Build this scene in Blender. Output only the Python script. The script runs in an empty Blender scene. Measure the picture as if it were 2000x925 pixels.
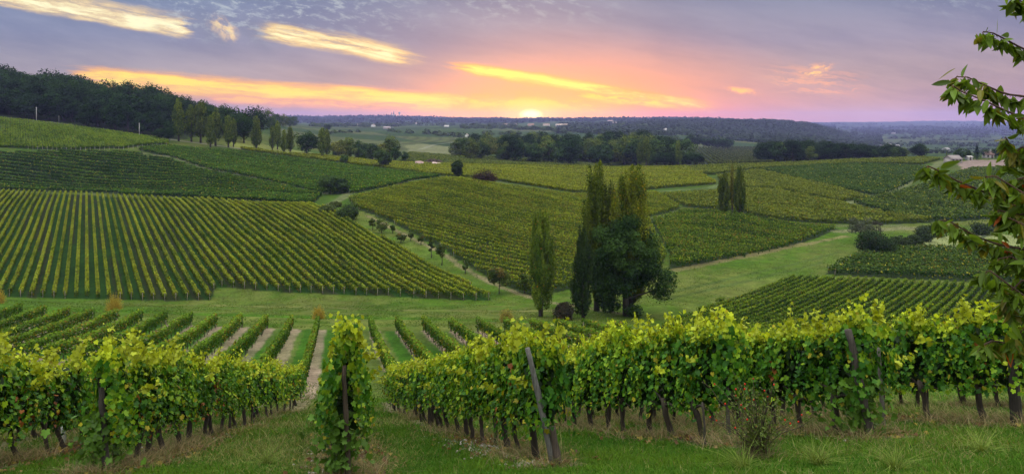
import bpy, math
import numpy as np
from math import radians, sin, cos, pi, log, exp, sqrt, atan2

# ------------------------------------------------------------------ scene, camera, sky, sun
sc = bpy.context.scene
COL = sc.collection
F = 1300.0            # focal length in pixels of the 2000 px wide photograph
U0, V0 = 1000.0, 236.0  # column of the optical axis, row of the eye level
CAMZ = 32.0

cam = bpy.data.cameras.new("camera")
cam.sensor_width = 36.0
cam.lens = F / 2000.0 * 36.0
cam.shift_y = -(462.5 - V0) / 2000.0
cam.clip_start = 0.1
cam.clip_end = 60000.0
camo = bpy.data.objects.new("camera", cam)
camo.location = (0, 0, CAMZ)
camo.rotation_euler = (radians(90), 0, 0)
COL.objects.link(camo)
sc.camera = camo

sc.view_settings.view_transform = 'Standard'
sc.view_settings.look = 'None'
sc.view_settings.exposure = 0.15
sc.view_settings.gamma = 1.0
sc.view_settings.use_curve_mapping = False
sc.cycles.use_denoising = True
sc.cycles.denoiser = 'OPENIMAGEDENOISE'
sc.cycles.denoising_prefilter = 'ACCURATE'
sc.cycles.max_bounces = 5
sc.cycles.diffuse_bounces = 2
sc.cycles.glossy_bounces = 1
sc.cycles.transmission_bounces = 3
sc.cycles.volume_bounces = 0
sc.cycles.transparent_max_bounces = 4
sc.cycles.use_light_tree = False
try:
    sc.cycles.sample_clamp_indirect = 4.0
except Exception:
    pass

SUN_EL = radians(1.6)
SUN_AZ = math.atan((1037 - U0) / F)      # from +Y towards +X
sun = bpy.data.lights.new("sun", 'SUN')
sun.energy = 0.3
sun.angle = radians(0.5)
sun.color = (1.0, 0.72, 0.42)
suno = bpy.data.objects.new("sun", sun)
suno.location = (0, 50, CAMZ + 30)
suno.rotation_euler = (radians(90) - SUN_EL, 0, pi - SUN_AZ)
COL.objects.link(suno)


def lin(r, g, b):
    f = lambda c: (c / 255 / 12.92) if c / 255 <= 0.04045 else ((c / 255 + 0.055) / 1.055) ** 2.4
    return (f(r), f(g), f(b))


def build_world():
    w = bpy.data.worlds.new("World")
    sc.world = w
    w.use_nodes = True
    nt = w.node_tree
    nt.nodes.clear()
    N, L = nt.nodes.new, nt.links.new

    def sock(x, inp):
        if isinstance(x, (int, float)):
            inp.default_value = x
        else:
            L(x, inp)

    def m(op, a, b=None, c=None, clamp=False):
        n = N('ShaderNodeMath'); n.operation = op; n.use_clamp = clamp
        sock(a, n.inputs[0])
        if b is not None: sock(b, n.inputs[1])
        if c is not None: sock(c, n.inputs[2])
        return n.outputs[0]
    add = lambda a, b: m('ADD', a, b)
    sub = lambda a, b: m('SUBTRACT', a, b)
    mul = lambda a, b: m('MULTIPLY', a, b)

    def ss(x, lo, hi):      # smoothstep
        n = N('ShaderNodeMapRange'); n.interpolation_type = 'SMOOTHSTEP'
        sock(x, n.inputs['Value']); n.inputs['From Min'].default_value = lo; n.inputs['From Max'].default_value = hi
        return n.outputs['Result']

    def mixc(f, a, b, mode='MIX'):
        n = N('ShaderNodeMix'); n.data_type = 'RGBA'; n.blend_type = mode
        sock(f, n.inputs[0])
        for x, i in ((a, 6), (b, 7)):
            if isinstance(x, tuple): n.inputs[i].default_value = (*x, 1)
            else: L(x, n.inputs[i])
        return n.outputs[2]

    def noise(x, y, z, scale, detail=4, rough=0.55, lac=2.0):
        cb = N('ShaderNodeCombineXYZ')
        for q, i in ((x, 0), (y, 1), (z, 2)): sock(q, cb.inputs[i])
        n = N('ShaderNodeTexNoise'); L(cb.outputs[0], n.inputs['Vector'])
        n.inputs['Scale'].default_value = scale; n.inputs['Detail'].default_value = detail
        n.inputs['Roughness'].default_value = rough; n.inputs['Lacunarity'].default_value = lac
        return n.outputs['Fac']

    tc = N('ShaderNodeTexCoord')
    sp = N('ShaderNodeSeparateXYZ'); L(tc.outputs['Generated'], sp.inputs[0])
    X, Y, Z = sp.outputs
    Yp = m('MAXIMUM', Y, 0.12)
    a = m('DIVIDE', X, Yp)
    e = m('DIVIDE', Z, Yp)
    U = add(mul(a, F), U0)             # bearing and height of a sky direction on the tangent plane
    V = sub(V0, mul(e, F))
    front = ss(Y, 0.1, 0.35)

    # vertical gradient of the veil of high cloud
    ramp = N('ShaderNodeValToRGB'); L(Z, ramp.inputs[0])
    cr = ramp.color_ramp
    stops = [(0.0, lin(190, 152, 152)), (0.02, lin(186, 154, 156)), (0.06, lin(168, 150, 158)), (0.11, lin(138, 138, 166)),
             (0.18, lin(110, 128, 162)), (0.32, (0.72, 0.78, 0.86)), (0.6, (2.4, 2.45, 2.3)), (1.0, (5.0, 5.0, 4.7))]  # overhead stops brightened, out of view, to light the ground
    while len(cr.elements) < len(stops): cr.elements.new(0.5)
    for el, (p, c) in zip(cr.elements, stops):
        el.position = p; el.color = (*c, 1)
    base = ramp.outputs[0]
    # cool left, mauve right
    lr = ss(U, 100, 1300)
    base = mixc(1.0, base, mixc(lr, (0.80, 0.95, 1.02), (1.02, 0.97, 0.97)), 'MULTIPLY')
    # slanted soft cloud texture following the drift of the cirrus (falls to the right)
    T = add(mul(U, 0.985), mul(V, 0.17))
    D = sub(mul(V, 0.985), mul(U, 0.17))
    n1 = noise(mul(T, 0.0022), mul(D, 0.011), 3.0, 1.0, 6, 0.6)
    base = mixc(1.0, base, mixc(ss(n1, 0.3, 0.72), (0.74, 0.78, 0.87), (1.2, 1.14, 1.07)), 'MULTIPLY')
    # far glow round the sun
    du = sub(U, 1165)
    dv = sub(V, 212)
    r_far = m('SQRT', add(mul(mul(du, du), 0.10), mul(dv, dv)))
    g_far = ss(r_far, 178, 12)
    g_far = mul(g_far, ss(n1, 0.05, 0.6))
    col = mixc(mul(g_far, 1.0), base, lin(240, 152, 130))
    r_nr = m('SQRT', add(mul(mul(sub(U, 1090), sub(U, 1090)), 0.06), mul(dv, dv)))
    g_nr = ss(r_nr, 98, 8)
    col = mixc(mul(g_nr, 0.95), col, lin(252, 164, 92))
    # red band along the horizon right of the sun
    hb = mul(mul(ss(V, 190, 226), ss(U, 1130, 1260)), ss(U, 1560, 1330))
    col = mixc(mul(hb, 0.55), col, lin(238, 124, 116))

    def streak(u0, v0, u1, v1, w_up, w_dn, i0, i1, freq=0.006, amp=14.0, nz=(0.35, 0.62), seed=0.0, cross=0.05, bow=0.0, body=0.45):
        Ln = sqrt((u1 - u0) ** 2 + (v1 - v0) ** 2)
        cx, cy = (u1 - u0) / Ln, (v1 - v0) / Ln
        uu, vv = sub(U, u0), sub(V, v0)
        t = m('DIVIDE', add(mul(uu, cx), mul(vv, cy)), Ln)
        d = sub(mul(vv, cx), mul(uu, cy))
        wob = sub(noise(mul(t, Ln * freq), 0.0, seed, 1.0, 3), 0.5)
        d = add(d, mul(wob, amp * 2))
        rip = sub(noise(mul(t, Ln * freq * 2.2), mul(d, 0.07), seed + 9, 1.0, 5, 0.65), 0.5)
        d = add(d, mul(rip, (w_up + w_dn) * 0.42))
        if bow:
            d = add(d, mul(mul(t, sub(1.0, t)), bow))
        up = ss(d, -w_up * 1.75, 0.0)    # above the spine
        dn = ss(d, w_dn * 1.75, 0.0)
        fib = noise(mul(t, Ln * freq * 1.6), mul(d, cross), seed + 5, 1.0, 6, 0.62)
        ragt = add(t, mul(sub(noise(mul(t, Ln * freq * 2.0), mul(d, 0.14), seed + 13, 1.0, 4), 0.5), 0.16))
        win = mul(ss(ragt, i0[0], i0[1]), ss(ragt, i1[1], i1[0]))
        core = mul(mul(up, dn), win)
        return m('MULTIPLY', core, add(body, mul(ss(fib, nz[0], nz[1]), 1.0 - body)))

    Yl, Wh = lin(255, 224, 92), lin(255, 246, 200)
    items = [
        # u0,v0,u1,v1, above, below, fade in, fade out, colour halo, colour core, strength
        (streak(-160, -34, 385, 66, 26, 13, (0.0, 0.25), (0.93, 1.0), seed=1, amp=4, body=.4, cross=.09), lin(240, 206, 150), lin(255, 250, 204)),
        (streak(400, 30, 470, 84, 16, 14, (0.0, 0.4), (0.6, 1.0), seed=2, amp=5, freq=.02, body=.15), lin(236, 200, 160), lin(250, 226, 160)),
        (streak(480, 60, 850, 128, 20, 12, (0.0, 0.16), (0.7, 1.0), seed=3, amp=5, bow=14, body=.32, cross=.10), lin(246, 204, 132), lin(255, 248, 190)),
        (streak(840, 118, 1440, 216, 10, 13, (0.03, 0.16), (0.8, 1.0), seed=5, amp=4, bow=-10, body=.6), lin(252, 176, 92), lin(255, 240, 112)),
        (streak(1090, 176, 1410, 214, 14, 16, (0.0, 0.25), (0.5, 1.0), seed=6, amp=9, body=.1), lin(252, 160, 90), lin(255, 222, 72)),
        (streak(110, 138, 1130, 216, 13, 28, (0.0, 0.12), (0.9, 1.0), seed=7, amp=4, bow=-6, freq=.004, body=.55, cross=.06), lin(250, 176, 104), lin(255, 228, 98)),
        (streak(330, 186, 900, 212, 5, 12, (0.0, 0.25), (0.7, 1.0), seed=8, amp=8, body=.0), lin(236, 160, 130), lin(248, 190, 110)),
        (streak(820, 205, 1260, 222, 24, 16, (0.0, 0.35), (0.7, 1.0), seed=9, amp=6, body=.3, freq=.01), lin(252, 170, 80), lin(255, 226, 66)),
        (streak(1545, 150, 1640, 130, 12, 13, (0.0, 0.35), (0.6, 1.0), seed=10, amp=8, freq=.03, body=.05, cross=.12), lin(236, 170, 140), lin(255, 210, 130)),
        (streak(1400, 174, 1500, 182, 6, 6, (0.0, 0.3), (0.6, 1.0), seed=11, amp=4, freq=.02, body=.05), lin(244, 170, 130), lin(255, 200, 110)),
        (streak(1440, 150, 1760, 186, 34, 26, (0.0, 0.4), (0.5, 1.0), seed=12, amp=12, freq=.008, body=.0, cross=.12), lin(200, 154, 150), lin(230, 168, 142)),
    ]
    for k, (core, halo, cc) in enumerate(items):
        col = mixc(mul(ss(core, 0.0, 0.55), 0.85), col, halo)
        col = mixc(ss(core, 0.30, 0.98), col, cc)
    # dark hooks of cloud between the upper streaks
    for (x0, y0, x1, y1, wu, wd, sd) in ((372, 20, 470, 110, 20, 16, 21), (470, 30, 560, 112, 16, 22, 22)):
        h = streak(x0, y0, x1, y1, wu, wd, (0.0, 0.3), (0.5, 1.0), seed=sd, amp=5, freq=.01, body=.5, bow=-26)
        col = mixc(mul(h, 0.75), col, lin(112, 122, 152))
    # mottled altocumulus, upper middle
    wx = noise(mul(U, 0.008), mul(V, 0.014), 1.7, 1.0, 2)
    mt = noise(add(mul(T, 0.030), mul(wx, 2.2)), add(mul(D, 0.075), mul(wx, 1.6)), 9.0, 1.0, 7, 0.68)
    reg = mul(mul(ss(V, 105, 15), ss(U, 200, 400)), ss(U, 980, 560))
    reg2 = mul(mul(ss(V, 70, 0), ss(U, 780, 950)), ss(U, 1300, 1050))
    reg3 = mul(mul(ss(V, 50, -20), ss(U, 1700, 1840)), ss(U, 2100, 1950))
    mot = mul(ss(mt, 0.48, 0.66), m('MAXIMUM', reg, m('MAXIMUM', mul(reg2, 0.6), mul(reg3, 0.7))))
    col = mixc(mul(mot, 0.6), col, lin(192, 204, 208))
    drk = mul(ss(mt, 0.5, 0.25), reg)
    col = mixc(mul(drk, 0.6), col, lin(108, 122, 150))
    # the sun itself on the ridge
    sdu, sdv = sub(U, 1037), sub(V, 224)
    rs = m('SQRT', add(mul(mul(sdu, sdu), 0.22), mul(sdv, sdv)))
    rw = m('SQRT', add(mul(mul(sdu, sdu), 0.02), mul(sdv, sdv)))
    col = mixc(mul(ss(rw, 42, 3), 1.0), col, (1.15, 0.52, 0.05))
    col = mixc(mul(ss(rs, 40, 8), 0.97), col, (1.15, 0.76, 0.09))
    col = mixc(ss(rs, 13, 4), col, (2.6, 1.9, 0.7))
    # behind the viewer: pale dusk sky, brightened to light what faces the camera
    rb = N('ShaderNodeValToRGB'); L(Z, rb.inputs[0])
    rr_ = rb.color_ramp
    sb = [(0.0, (0.40, 0.42, 0.45)), (0.18, (0.75, 0.80, 0.82)), (0.6, (2.4, 2.5, 2.3)), (1.0, (5.0, 5.05, 4.7))]
    while len(rr_.elements) < len(sb): rr_.elements.new(0.5)
    for el, (p, c) in zip(rr_.elements, sb):
        el.position = p; el.color = (*c, 1)
    col = mixc(front, rb.outputs[0], col)
    # below the horizon nothing shines
    col = mixc(ss(Z, -0.05, -0.3), col, (0.05, 0.06, 0.05))

    sky = N('ShaderNodeTexSky'); sky.sky_type = 'NISHITA'; sky.sun_disc = False
    sky.sun_elevation = SUN_EL; sky.sun_rotation = SUN_AZ
    b1 = N('ShaderNodeBackground'); L(sky.outputs[0], b1.inputs[0]); b1.inputs[1].default_value = 0.02
    b2 = N('ShaderNodeBackground'); L(col, b2.inputs[0]); b2.inputs[1].default_value = 0.93
    ad = N('ShaderNodeAddShader'); L(b1.outputs[0], ad.inputs[0]); L(b2.outputs[0], ad.inputs[1])
    out = N('ShaderNodeOutputWorld'); L(ad.outputs[0], out.inputs[0])
    w.cycles.sampling_method = 'MANUAL'
    w.cycles.sample_map_resolution = 1024


build_world()
HAZE_DENSITY = 0.000068
HAZE_COLOR = (0.44, 0.44, 1.0)

# ------------------------------------------------------------------ helpers
RNG = np.random.RandomState(7)


def tag(o, label=None, cat=None, group=None, kind=None):
    if label: o["label"] = label
    if cat: o["category"] = cat
    if group: o["group"] = group
    if kind: o["kind"] = kind
    return o


def empty(name, loc=(0, 0, 0), rz=0.0):
    o = bpy.data.objects.new(name, None)
    o.empty_display_size = 0.2
    o.location = loc
    o.rotation_euler = (0, 0, rz)
    COL.objects.link(o)
    return o


def make_mesh(name, V, faces, col=None, mat=None, smooth=False):
    """V (n,3); faces: list of int arrays (m,k); col (n,3) per vertex."""
    V = np.asarray(V, np.float32)
    faces = [np.asarray(f, np.int32) for f in faces if len(f)]
    me = bpy.data.meshes.new(name)
    me.vertices.add(len(V))
    me.vertices.foreach_set("co", V.ravel())
    nl = sum(f.size for f in faces); nf = sum(len(f) for f in faces)
    me.loops.add(nl); me.polygons.add(nf)
    me.loops.foreach_set("vertex_index", np.concatenate([f.ravel() for f in faces]))
    tot = np.concatenate([np.full(len(f), f.shape[1], np.int32) for f in faces])
    st = np.zeros(nf, np.int32); st[1:] = np.cumsum(tot)[:-1]
    me.polygons.foreach_set("loop_start", st)
    me.polygons.foreach_set("loop_total", tot)
    if smooth:
        me.polygons.foreach_set("use_smooth", np.ones(nf, bool))
    me.update(calc_edges=True)
    if col is not None:
        at = me.color_attributes.new("Col", 'FLOAT_COLOR', 'POINT')
        c4 = np.ones((len(V), 4), np.float32); c4[:, :3] = col
        at.data.foreach_set("color", c4.ravel())
    if mat: me.materials.append(mat)
    return me


def link(name, me, parent=None, loc=None):
    o = bpy.data.objects.new(name, me)
    COL.objects.link(o)
    if parent: o.parent = parent
    if loc is not None: o.location = loc
    return o


class MB:
    """collects pieces with colours into one mesh"""
    def __init__(s): s.V = []; s.F = []; s.C = []; s.n = 0
    def add(s, V, faces, col):
        V = np.asarray(V, np.float32).reshape(-1, 3)
        col = np.asarray(col, np.float32)
        if col.ndim == 1: col = np.tile(col, (len(V), 1))
        for f in faces: s.F.append(np.asarray(f, np.int32) + s.n)
        s.V.append(V); s.C.append(col); s.n += len(V)
        return s
    def mesh(s, name, mat, smooth=False):
        by = {}
        for f in s.F: by.setdefault(f.shape[1], []).append(f)
        return make_mesh(name, np.concatenate(s.V), [np.concatenate(v) for v in by.values()], np.concatenate(s.C), mat, smooth)


def tube(P, R, k=6, rng=None, rough=0.0, cap=True):
    P = np.asarray(P, float); R = np.asarray(R, float); n = len(P)
    T = np.gradient(P, axis=0); T /= np.linalg.norm(T, axis=1)[:, None] + 1e-9
    ref = np.array([0.0, 0, 1]) if abs(T[:, 2]).mean() < 0.8 else np.array([1.0, 0, 0])
    A = np.cross(T, ref); A /= np.linalg.norm(A, axis=1)[:, None] + 1e-9
    B = np.cross(T, A)
    th = np.linspace(0, 2 * pi, k, endpoint=False)
    rr = R[:, None] * np.ones(k)
    if rough and rng is not None: rr = rr * (1 + rng.uniform(-rough, rough, (n, k)))
    V = P[:, None, :] + rr[..., None] * (np.cos(th)[None, :, None] * A[:, None, :] + np.sin(th)[None, :, None] * B[:, None, :])
    i = np.arange(n - 1)[:, None] * k; j = np.arange(k)[None, :]; j2 = (j + 1) % k
    Q = np.stack([i + j, i + j2, i + k + j2, i + k + j], -1).reshape(-1, 4)
    fs = [Q]
    if cap: fs.append(np.array([[(n - 1) * k + q for q in range(k)]])); fs.append(np.array([[q for q in range(k)][::-1]]))
    return V.reshape(-1, 3), fs


def box(x0, x1, y0, y1, z0, z1):
    V = np.array([[x, y, z] for z in (z0, z1) for y in (y0, y1) for x in (x0, x1)], float)
    Q = np.array([[0, 2, 3, 1], [4, 5, 7, 6], [0, 1, 5, 4], [2, 6, 7, 3], [0, 4, 6, 2], [1, 3, 7, 5]])
    return V, [Q]


def unit(n, rng):
    v = rng.normal(size=(n, 3)); return v / (np.linalg.norm(v, axis=1)[:, None] + 1e-9)


def diamonds(Cn, Nrm, size, rng, aspect=0.7):
    """leaf-clump quads with centre Cn and normal Nrm"""
    n = len(Cn)
    r = unit(n, rng)
    A = np.cross(Nrm, r); A /= np.linalg.norm(A, axis=1)[:, None] + 1e-9
    B = np.cross(Nrm, A); B /= np.linalg.norm(B, axis=1)[:, None] + 1e-9
    s = (np.asarray(size) * np.ones(n))[:, None]
    bend = Nrm * s * rng.uniform(-0.35, 0.35, (n, 1))
    V = np.stack([Cn - A * s + bend, Cn + B * s * aspect, Cn + A * s + bend, Cn - B * s * aspect], 1).reshape(-1, 3)
    Q = np.arange(4 * n).reshape(-1, 4)
    return V, Q


# value noise, vectorised
_NT = np.random.RandomState(11).rand(256, 256)


def vnoise(x, y):
    x = np.asarray(x, float); y = np.asarray(y, float)
    xi = np.floor(x).astype(int); yi = np.floor(y).astype(int)
    fx = x - xi; fy = y - yi
    fx = fx * fx * (3 - 2 * fx); fy = fy * fy * (3 - 2 * fy)
    g = lambda a, b: _NT[a & 255, b & 255]
    return (g(xi, yi) * (1 - fx) + g(xi + 1, yi) * fx) * (1 - fy) + (g(xi, yi + 1) * (1 - fx) + g(xi + 1, yi + 1) * fx) * fy


def fbm(x, y, o=4):
    r = 0; a = 0.5; t = 0
    for k in range(o):
        r = r + a * vnoise(x * 2 ** k + 17.3 * k, y * 2 ** k + 5.1 * k); t += a; a *= 0.5
    return r / t


# ------------------------------------------------------------------ materials
def new_mat(name):
    m = bpy.data.materials.new(name); m.use_nodes = True
    nt = m.node_tree; nt.nodes.clear()
    return m, nt, nt.nodes.new, nt.links.new


def leaf_material(name, trans=0.35, gloss=0.25, rough=0.5, gain=1.0):
    m, nt, N, L = new_mat(name)
    at = N('ShaderNodeAttribute'); at.attribute_name = "Col"
    oi = N('ShaderNodeObjectInfo')
    hs = N('ShaderNodeHueSaturation'); L(at.outputs['Color'], hs.inputs['Color'])
    mr = N('ShaderNodeMapRange'); L(oi.outputs['Random'], mr.inputs[0]); mr.inputs[3].default_value = 0.85 * gain; mr.inputs[4].default_value = 1.15 * gain
    L(mr.outputs[0], hs.inputs['Value'])
    p = N('ShaderNodeBsdfPrincipled'); L(hs.outputs[0], p.inputs['Base Color'])
    p.inputs['Roughness'].default_value = rough; p.inputs['Specular IOR Level'].default_value = gloss
    t = N('ShaderNodeBsdfTranslucent')
    mx = N('ShaderNodeMix'); mx.data_type = 'RGBA'; mx.blend_type = 'MULTIPLY'; mx.inputs[0].default_value = 1.0
    L(hs.outputs[0], mx.inputs[6]); mx.inputs[7].default_value = (1.35, 1.25, 0.5, 1)
    L(mx.outputs[2], t.inputs[0])
    ms = N('ShaderNodeMixShader'); ms.inputs[0].default_value = trans
    L(p.outputs[0], ms.inputs[1]); L(t.outputs[0], ms.inputs[2])
    o = N('ShaderNodeOutputMaterial'); L(ms.outputs[0], o.inputs[0])
    return m


def rough_material(name, scale=(8, 8, 8), lo=0.7, hi=1.3, rough=0.9, bump=0.0, col=None, spec=0.2):
    """colour attribute (or fixed colour) varied by procedural noise, optional bump"""
    m, nt, N, L = new_mat(name)
    tc = N('ShaderNodeTexCoord')
    mp = N('ShaderNodeMapping'); L(tc.outputs['Object'], mp.inputs[0]); mp.inputs['Scale'].default_value = scale
    nz = N('ShaderNodeTexNoise'); L(mp.outputs[0], nz.inputs['Vector']); nz.inputs['Scale'].default_value = 1.0
    nz.inputs['Detail'].default_value = 6; nz.inputs['Roughness'].default_value = 0.65
    mr = N('ShaderNodeMapRange'); L(nz.outputs[0], mr.inputs[0]); mr.inputs[1].default_value = 0.25; mr.inputs[2].default_value = 0.75
    mr.inputs[3].default_value = lo; mr.inputs[4].default_value = hi
    mx = N('ShaderNodeMix'); mx.data_type = 'RGBA'; mx.blend_type = 'MULTIPLY'; mx.inputs[0].default_value = 1
    if col is None:
        at = N('ShaderNodeAttribute'); at.attribute_name = "Col"; L(at.outputs['Color'], mx.inputs[6])
    else:
        mx.inputs[6].default_value = (*col, 1)
    L(mr.outputs[0], mx.inputs[7])
    p = N('ShaderNodeBsdfPrincipled'); L(mx.outputs[2], p.inputs['Base Color'])
    p.inputs['Roughness'].default_value = rough; p.inputs['Specular IOR Level'].default_value = spec
    if bump:
        b = N('ShaderNodeBump'); b.inputs['Strength'].default_value = bump; b.inputs['Distance'].default_value = 0.05
        L(nz.outputs[0], b.inputs['Height']); L(b.outputs[0], p.inputs['Normal'])
    o = N('ShaderNodeOutputMaterial'); L(p.outputs[0], o.inputs[0])
    return m


M_VINE = leaf_material("vine_leaf", 0.30, 0.10, 0.45)
M_FARVINE = leaf_material("far_vine_leaf", 0.3, 0.03, 0.7)
M_TREE = leaf_material("tree_leaf", 0.22, 0.03, 0.7)
M_CHERRY = leaf_material("cherry_leaf", 0.40, 0.15, 0.4)
M_GRASS = leaf_material("grass_blade", 0.3, 0.04, 0.7)
M_BARK = rough_material("dark_bark", (9, 9, 3), 0.5, 1.6, 0.95, 0.8)
M_WOOD = rough_material("weathered_wood", (30, 30, 3), 0.45, 1.6, 0.9, 0.6)
M_PLAIN = rough_material("plaster_and_tile", (0.8, 0.8, 0.8), 0.85, 1.12, 0.9)
M_STONE = rough_material("stone", (14, 14, 14), 0.7, 1.3, 0.95, 0.4)
M_METAL = rough_material("galvanised_steel", (20, 20, 20), 0.8, 1.1, 0.5, 0.0, spec=0.5)


def ground_material():
    m, nt, N, L = new_mat("grassy_earth")
    at = N('ShaderNodeAttribute'); at.attribute_name = "Col"
    tc = N('ShaderNodeTexCoord')
    prev = at.outputs['Color']
    hts = []
    for s, lo, hi in ((0.045, 0.82, 1.18), (0.35, 0.75, 1.25), (2.6, 0.7, 1.3), (14.0, 0.6, 1.4)):
        nz = N('ShaderNodeTexNoise'); L(tc.outputs['Object'], nz.inputs['Vector'])
        nz.inputs['Scale'].default_value = s; nz.inputs['Detail'].default_value = 4; nz.inputs['Roughness'].default_value = 0.6
        mr = N('ShaderNodeMapRange'); L(nz.outputs[0], mr.inputs[0]); mr.inputs[1].default_value = 0.3; mr.inputs[2].default_value = 0.7
        mr.inputs[3].default_value = lo; mr.inputs[4].default_value = hi
        mx = N('ShaderNodeMix'); mx.data_type = 'RGBA'; mx.blend_type = 'MULTIPLY'; mx.inputs[0].default_value = 1
        L(prev, mx.inputs[6]); L(mr.outputs[0], mx.inputs[7]); prev = mx.outputs[2]
        hts.append(nz.outputs[0])
    p = N('ShaderNodeBsdfPrincipled'); L(prev, p.inputs['Base Color'])
    p.inputs['Roughness'].default_value = 0.95; p.inputs['Specular IOR Level'].default_value = 0.03
    b = N('ShaderNodeBump'); b.inputs['Strength'].default_value = 0.8; b.inputs['Distance'].default_value = 0.12
    L(hts[2], b.inputs['Height'])
    b2 = N('ShaderNodeBump'); b2.inputs['Strength'].default_value = 0.6; b2.inputs['Distance'].default_value = 0.03
    L(hts[3], b2.inputs['Height']); L(b.outputs[0], b2.inputs['Normal']); L(b2.outputs[0], p.inputs['Normal'])
    o = N('ShaderNodeOutputMaterial'); L(p.outputs[0], o.inputs[0])
    return m


M_GROUND = ground_material()


# ------------------------------------------------------------------ terrain
def pchip(xk, yk, x):
    xk = np.asarray(xk, float); yk = np.asarray(yk, float)
    h = np.diff(xk); sh = (1,) * (yk.ndim - 1)
    d = np.diff(yk, axis=0) / h.reshape(-1, *sh)
    mm = np.zeros_like(yk)
    w1 = (2 * h[1:] + h[:-1]).reshape(-1, *sh); w2 = (h[1:] + 2 * h[:-1]).reshape(-1, *sh)
    same = d[1:] * d[:-1] > 0
    with np.errstate(divide='ignore', invalid='ignore'):
        hm = (w1 + w2) / (w1 / d[:-1] + w2 / d[1:])
    mm[1:-1] = np.where(same, hm, 0.0)
    mm[0] = d[0]; mm[-1] = d[-1]
    i = np.clip(np.searchsorted(xk, x) - 1, 0, len(h) - 1)
    t = ((np.clip(x, xk[0], xk[-1]) - xk[i]) / h[i]).reshape(-1, *sh); hh = h[i].reshape(-1, *sh)
    return (yk[i] * (1 + 2 * t) * (1 - t) ** 2 + mm[i] * hh * t * (1 - t) ** 2 + yk[i + 1] * t * t * (3 - 2 * t) + mm[i + 1] * hh * t * t * (t - 1))


# survey of the valley: for each bearing, (distance, row at which that ground is seen)
SURVEY = {
    -1500: [(80, 590), (110, 560), (155, 455), (235, 362), (300, 282), (370, 205), (480, 170), (700, 175), (1500, 205), (4500, 224), (8000, 229)],
    -200: [(80, 603), (95, 584), (110, 571), (155, 468), (200, 401), (235, 371), (250, 367), (300, 290), (370, 222), (480, 178), (600, 175), (1000, 195), (2000, 215), (4500, 227), (8000, 229)],
    0: [(80, 608), (95, 588), (110, 574), (155, 468), (200, 402), (235, 375), (250, 372), (300, 296), (370, 231), (480, 188), (600, 183), (1000, 200), (2000, 218), (4500, 227), (8000, 229)],
    168: [(80, 616), (95, 597), (110, 580), (155, 468), (200, 404), (232, 380), (250, 375), (300, 297), (370, 248), (480, 205), (600, 200), (1000, 208), (2000, 220), (4500, 228), (8000, 229)],
    300: [(80, 620), (95, 600), (109, 585), (155, 466), (200, 404), (222, 388), (240, 382), (300, 301), (370, 266), (480, 225), (600, 217), (1000, 216), (2000, 222), (4500, 228), (8000, 229)],
    415: [(80, 624), (95, 605), (107, 588), (150, 474), (205, 394), (225, 387), (262, 345), (300, 318), (370, 281), (480, 245), (600, 232), (1000, 226), (4500, 228), (8000, 228)],
    620: [(80, 626), (95, 604), (110, 580), (150, 463), (186, 405), (205, 400), (240, 378), (300, 341), (380, 306), (480, 291), (600, 277), (800, 262), (1200, 251), (2000, 245), (3000, 243), (4500, 230), (8000, 229)],
    760: [(80, 626), (95, 606), (110, 582), (150, 472), (175, 425), (200, 396), (235, 369), (260, 357), (330, 336), (400, 320), (480, 308), (600, 296), (800, 276), (1100, 262), (2000, 248), (3000, 243), (4500, 229), (8000, 228)],
    880: [(80, 626), (95, 606), (110, 582), (128, 533), (150, 476), (175, 432), (200, 396), (225, 369), (250, 352), (300, 346), (400, 321), (480, 310), (600, 298), (800, 280), (1100, 265), (2000, 247), (3000, 243), (4500, 233), (8000, 231)],
    1000: [(80, 626), (95, 606), (106, 588), (120, 552), (150, 481), (175, 440), (200, 406), (225, 381), (245, 367), (300, 353), (400, 325), (450, 320), (480, 317), (560, 302), (700, 288), (1000, 270), (2000, 249), (3000, 242), (4500, 234), (8000, 233)],
    1180: [(80, 633), (90, 613), (105, 580), (120, 548), (150, 485), (190, 425), (240, 385), (270, 375), (300, 363), (400, 328), (480, 324), (600, 305), (800, 285), (1500, 259), (2500, 243), (4500, 233), (8000, 232)],
    1300: [(80, 640), (85, 628), (100, 588), (120, 541), (150, 482), (190, 428), (220, 401), (250, 381), (300, 358), (400, 326), (480, 322), (600, 305), (800, 288), (1500, 260), (2400, 238), (4500, 233), (8000, 232)],
    1430: [(80, 648), (85, 636), (100, 594), (130, 525), (150, 489), (190, 420), (240, 382), (300, 354), (400, 322), (480, 319), (700, 303), (1000, 288), (1600, 268), (2500, 236), (4500, 236), (8000, 236)],
    1550: [(80, 652), (85, 640), (120, 547), (150, 492), (190, 432), (240, 386), (300, 355), (400, 318), (480, 315), (700, 303), (1000, 290), (1800, 266), (2500, 240), (3300, 242), (4500, 243), (8000, 239)],
    1700: [(80, 652), (85, 641), (120, 549), (150, 489), (180, 446), (240, 392), (300, 352), (400, 313), (480, 311), (700, 303), (1500, 287), (2500, 270), (3300, 261), (4500, 254), (8000, 238)],
    1850: [(80, 652), (85, 641), (120, 551), (150, 490), (175, 459), (200, 427), (240, 392), (300, 350), (420, 309), (480, 307), (700, 301), (1500, 286), (3000, 265), (4500, 253), (8000, 236)],
    2000: [(80, 652), (85, 641), (120, 552), (150, 492), (175, 459), (200, 427), (240, 392), (300, 348), (420, 307), (480, 305), (700, 300), (1500, 286), (3000, 265), (4500, 253), (8000, 237)],
    3500: [(80, 650), (85, 640), (120, 552), (150, 492), (175, 459), (200, 427), (240, 392), (300, 345), (420, 300), (480, 298), (700, 298), (1500, 286), (3000, 265), (4500, 253), (8000, 237)],
}
LY0, LY1, DLY = log(1.0), log(8000.0), 0.015
LYG = np.arange(LY0, LY1 + 1e-6, DLY)
UG = np.arange(-1500, 3501, 20.0)


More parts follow.
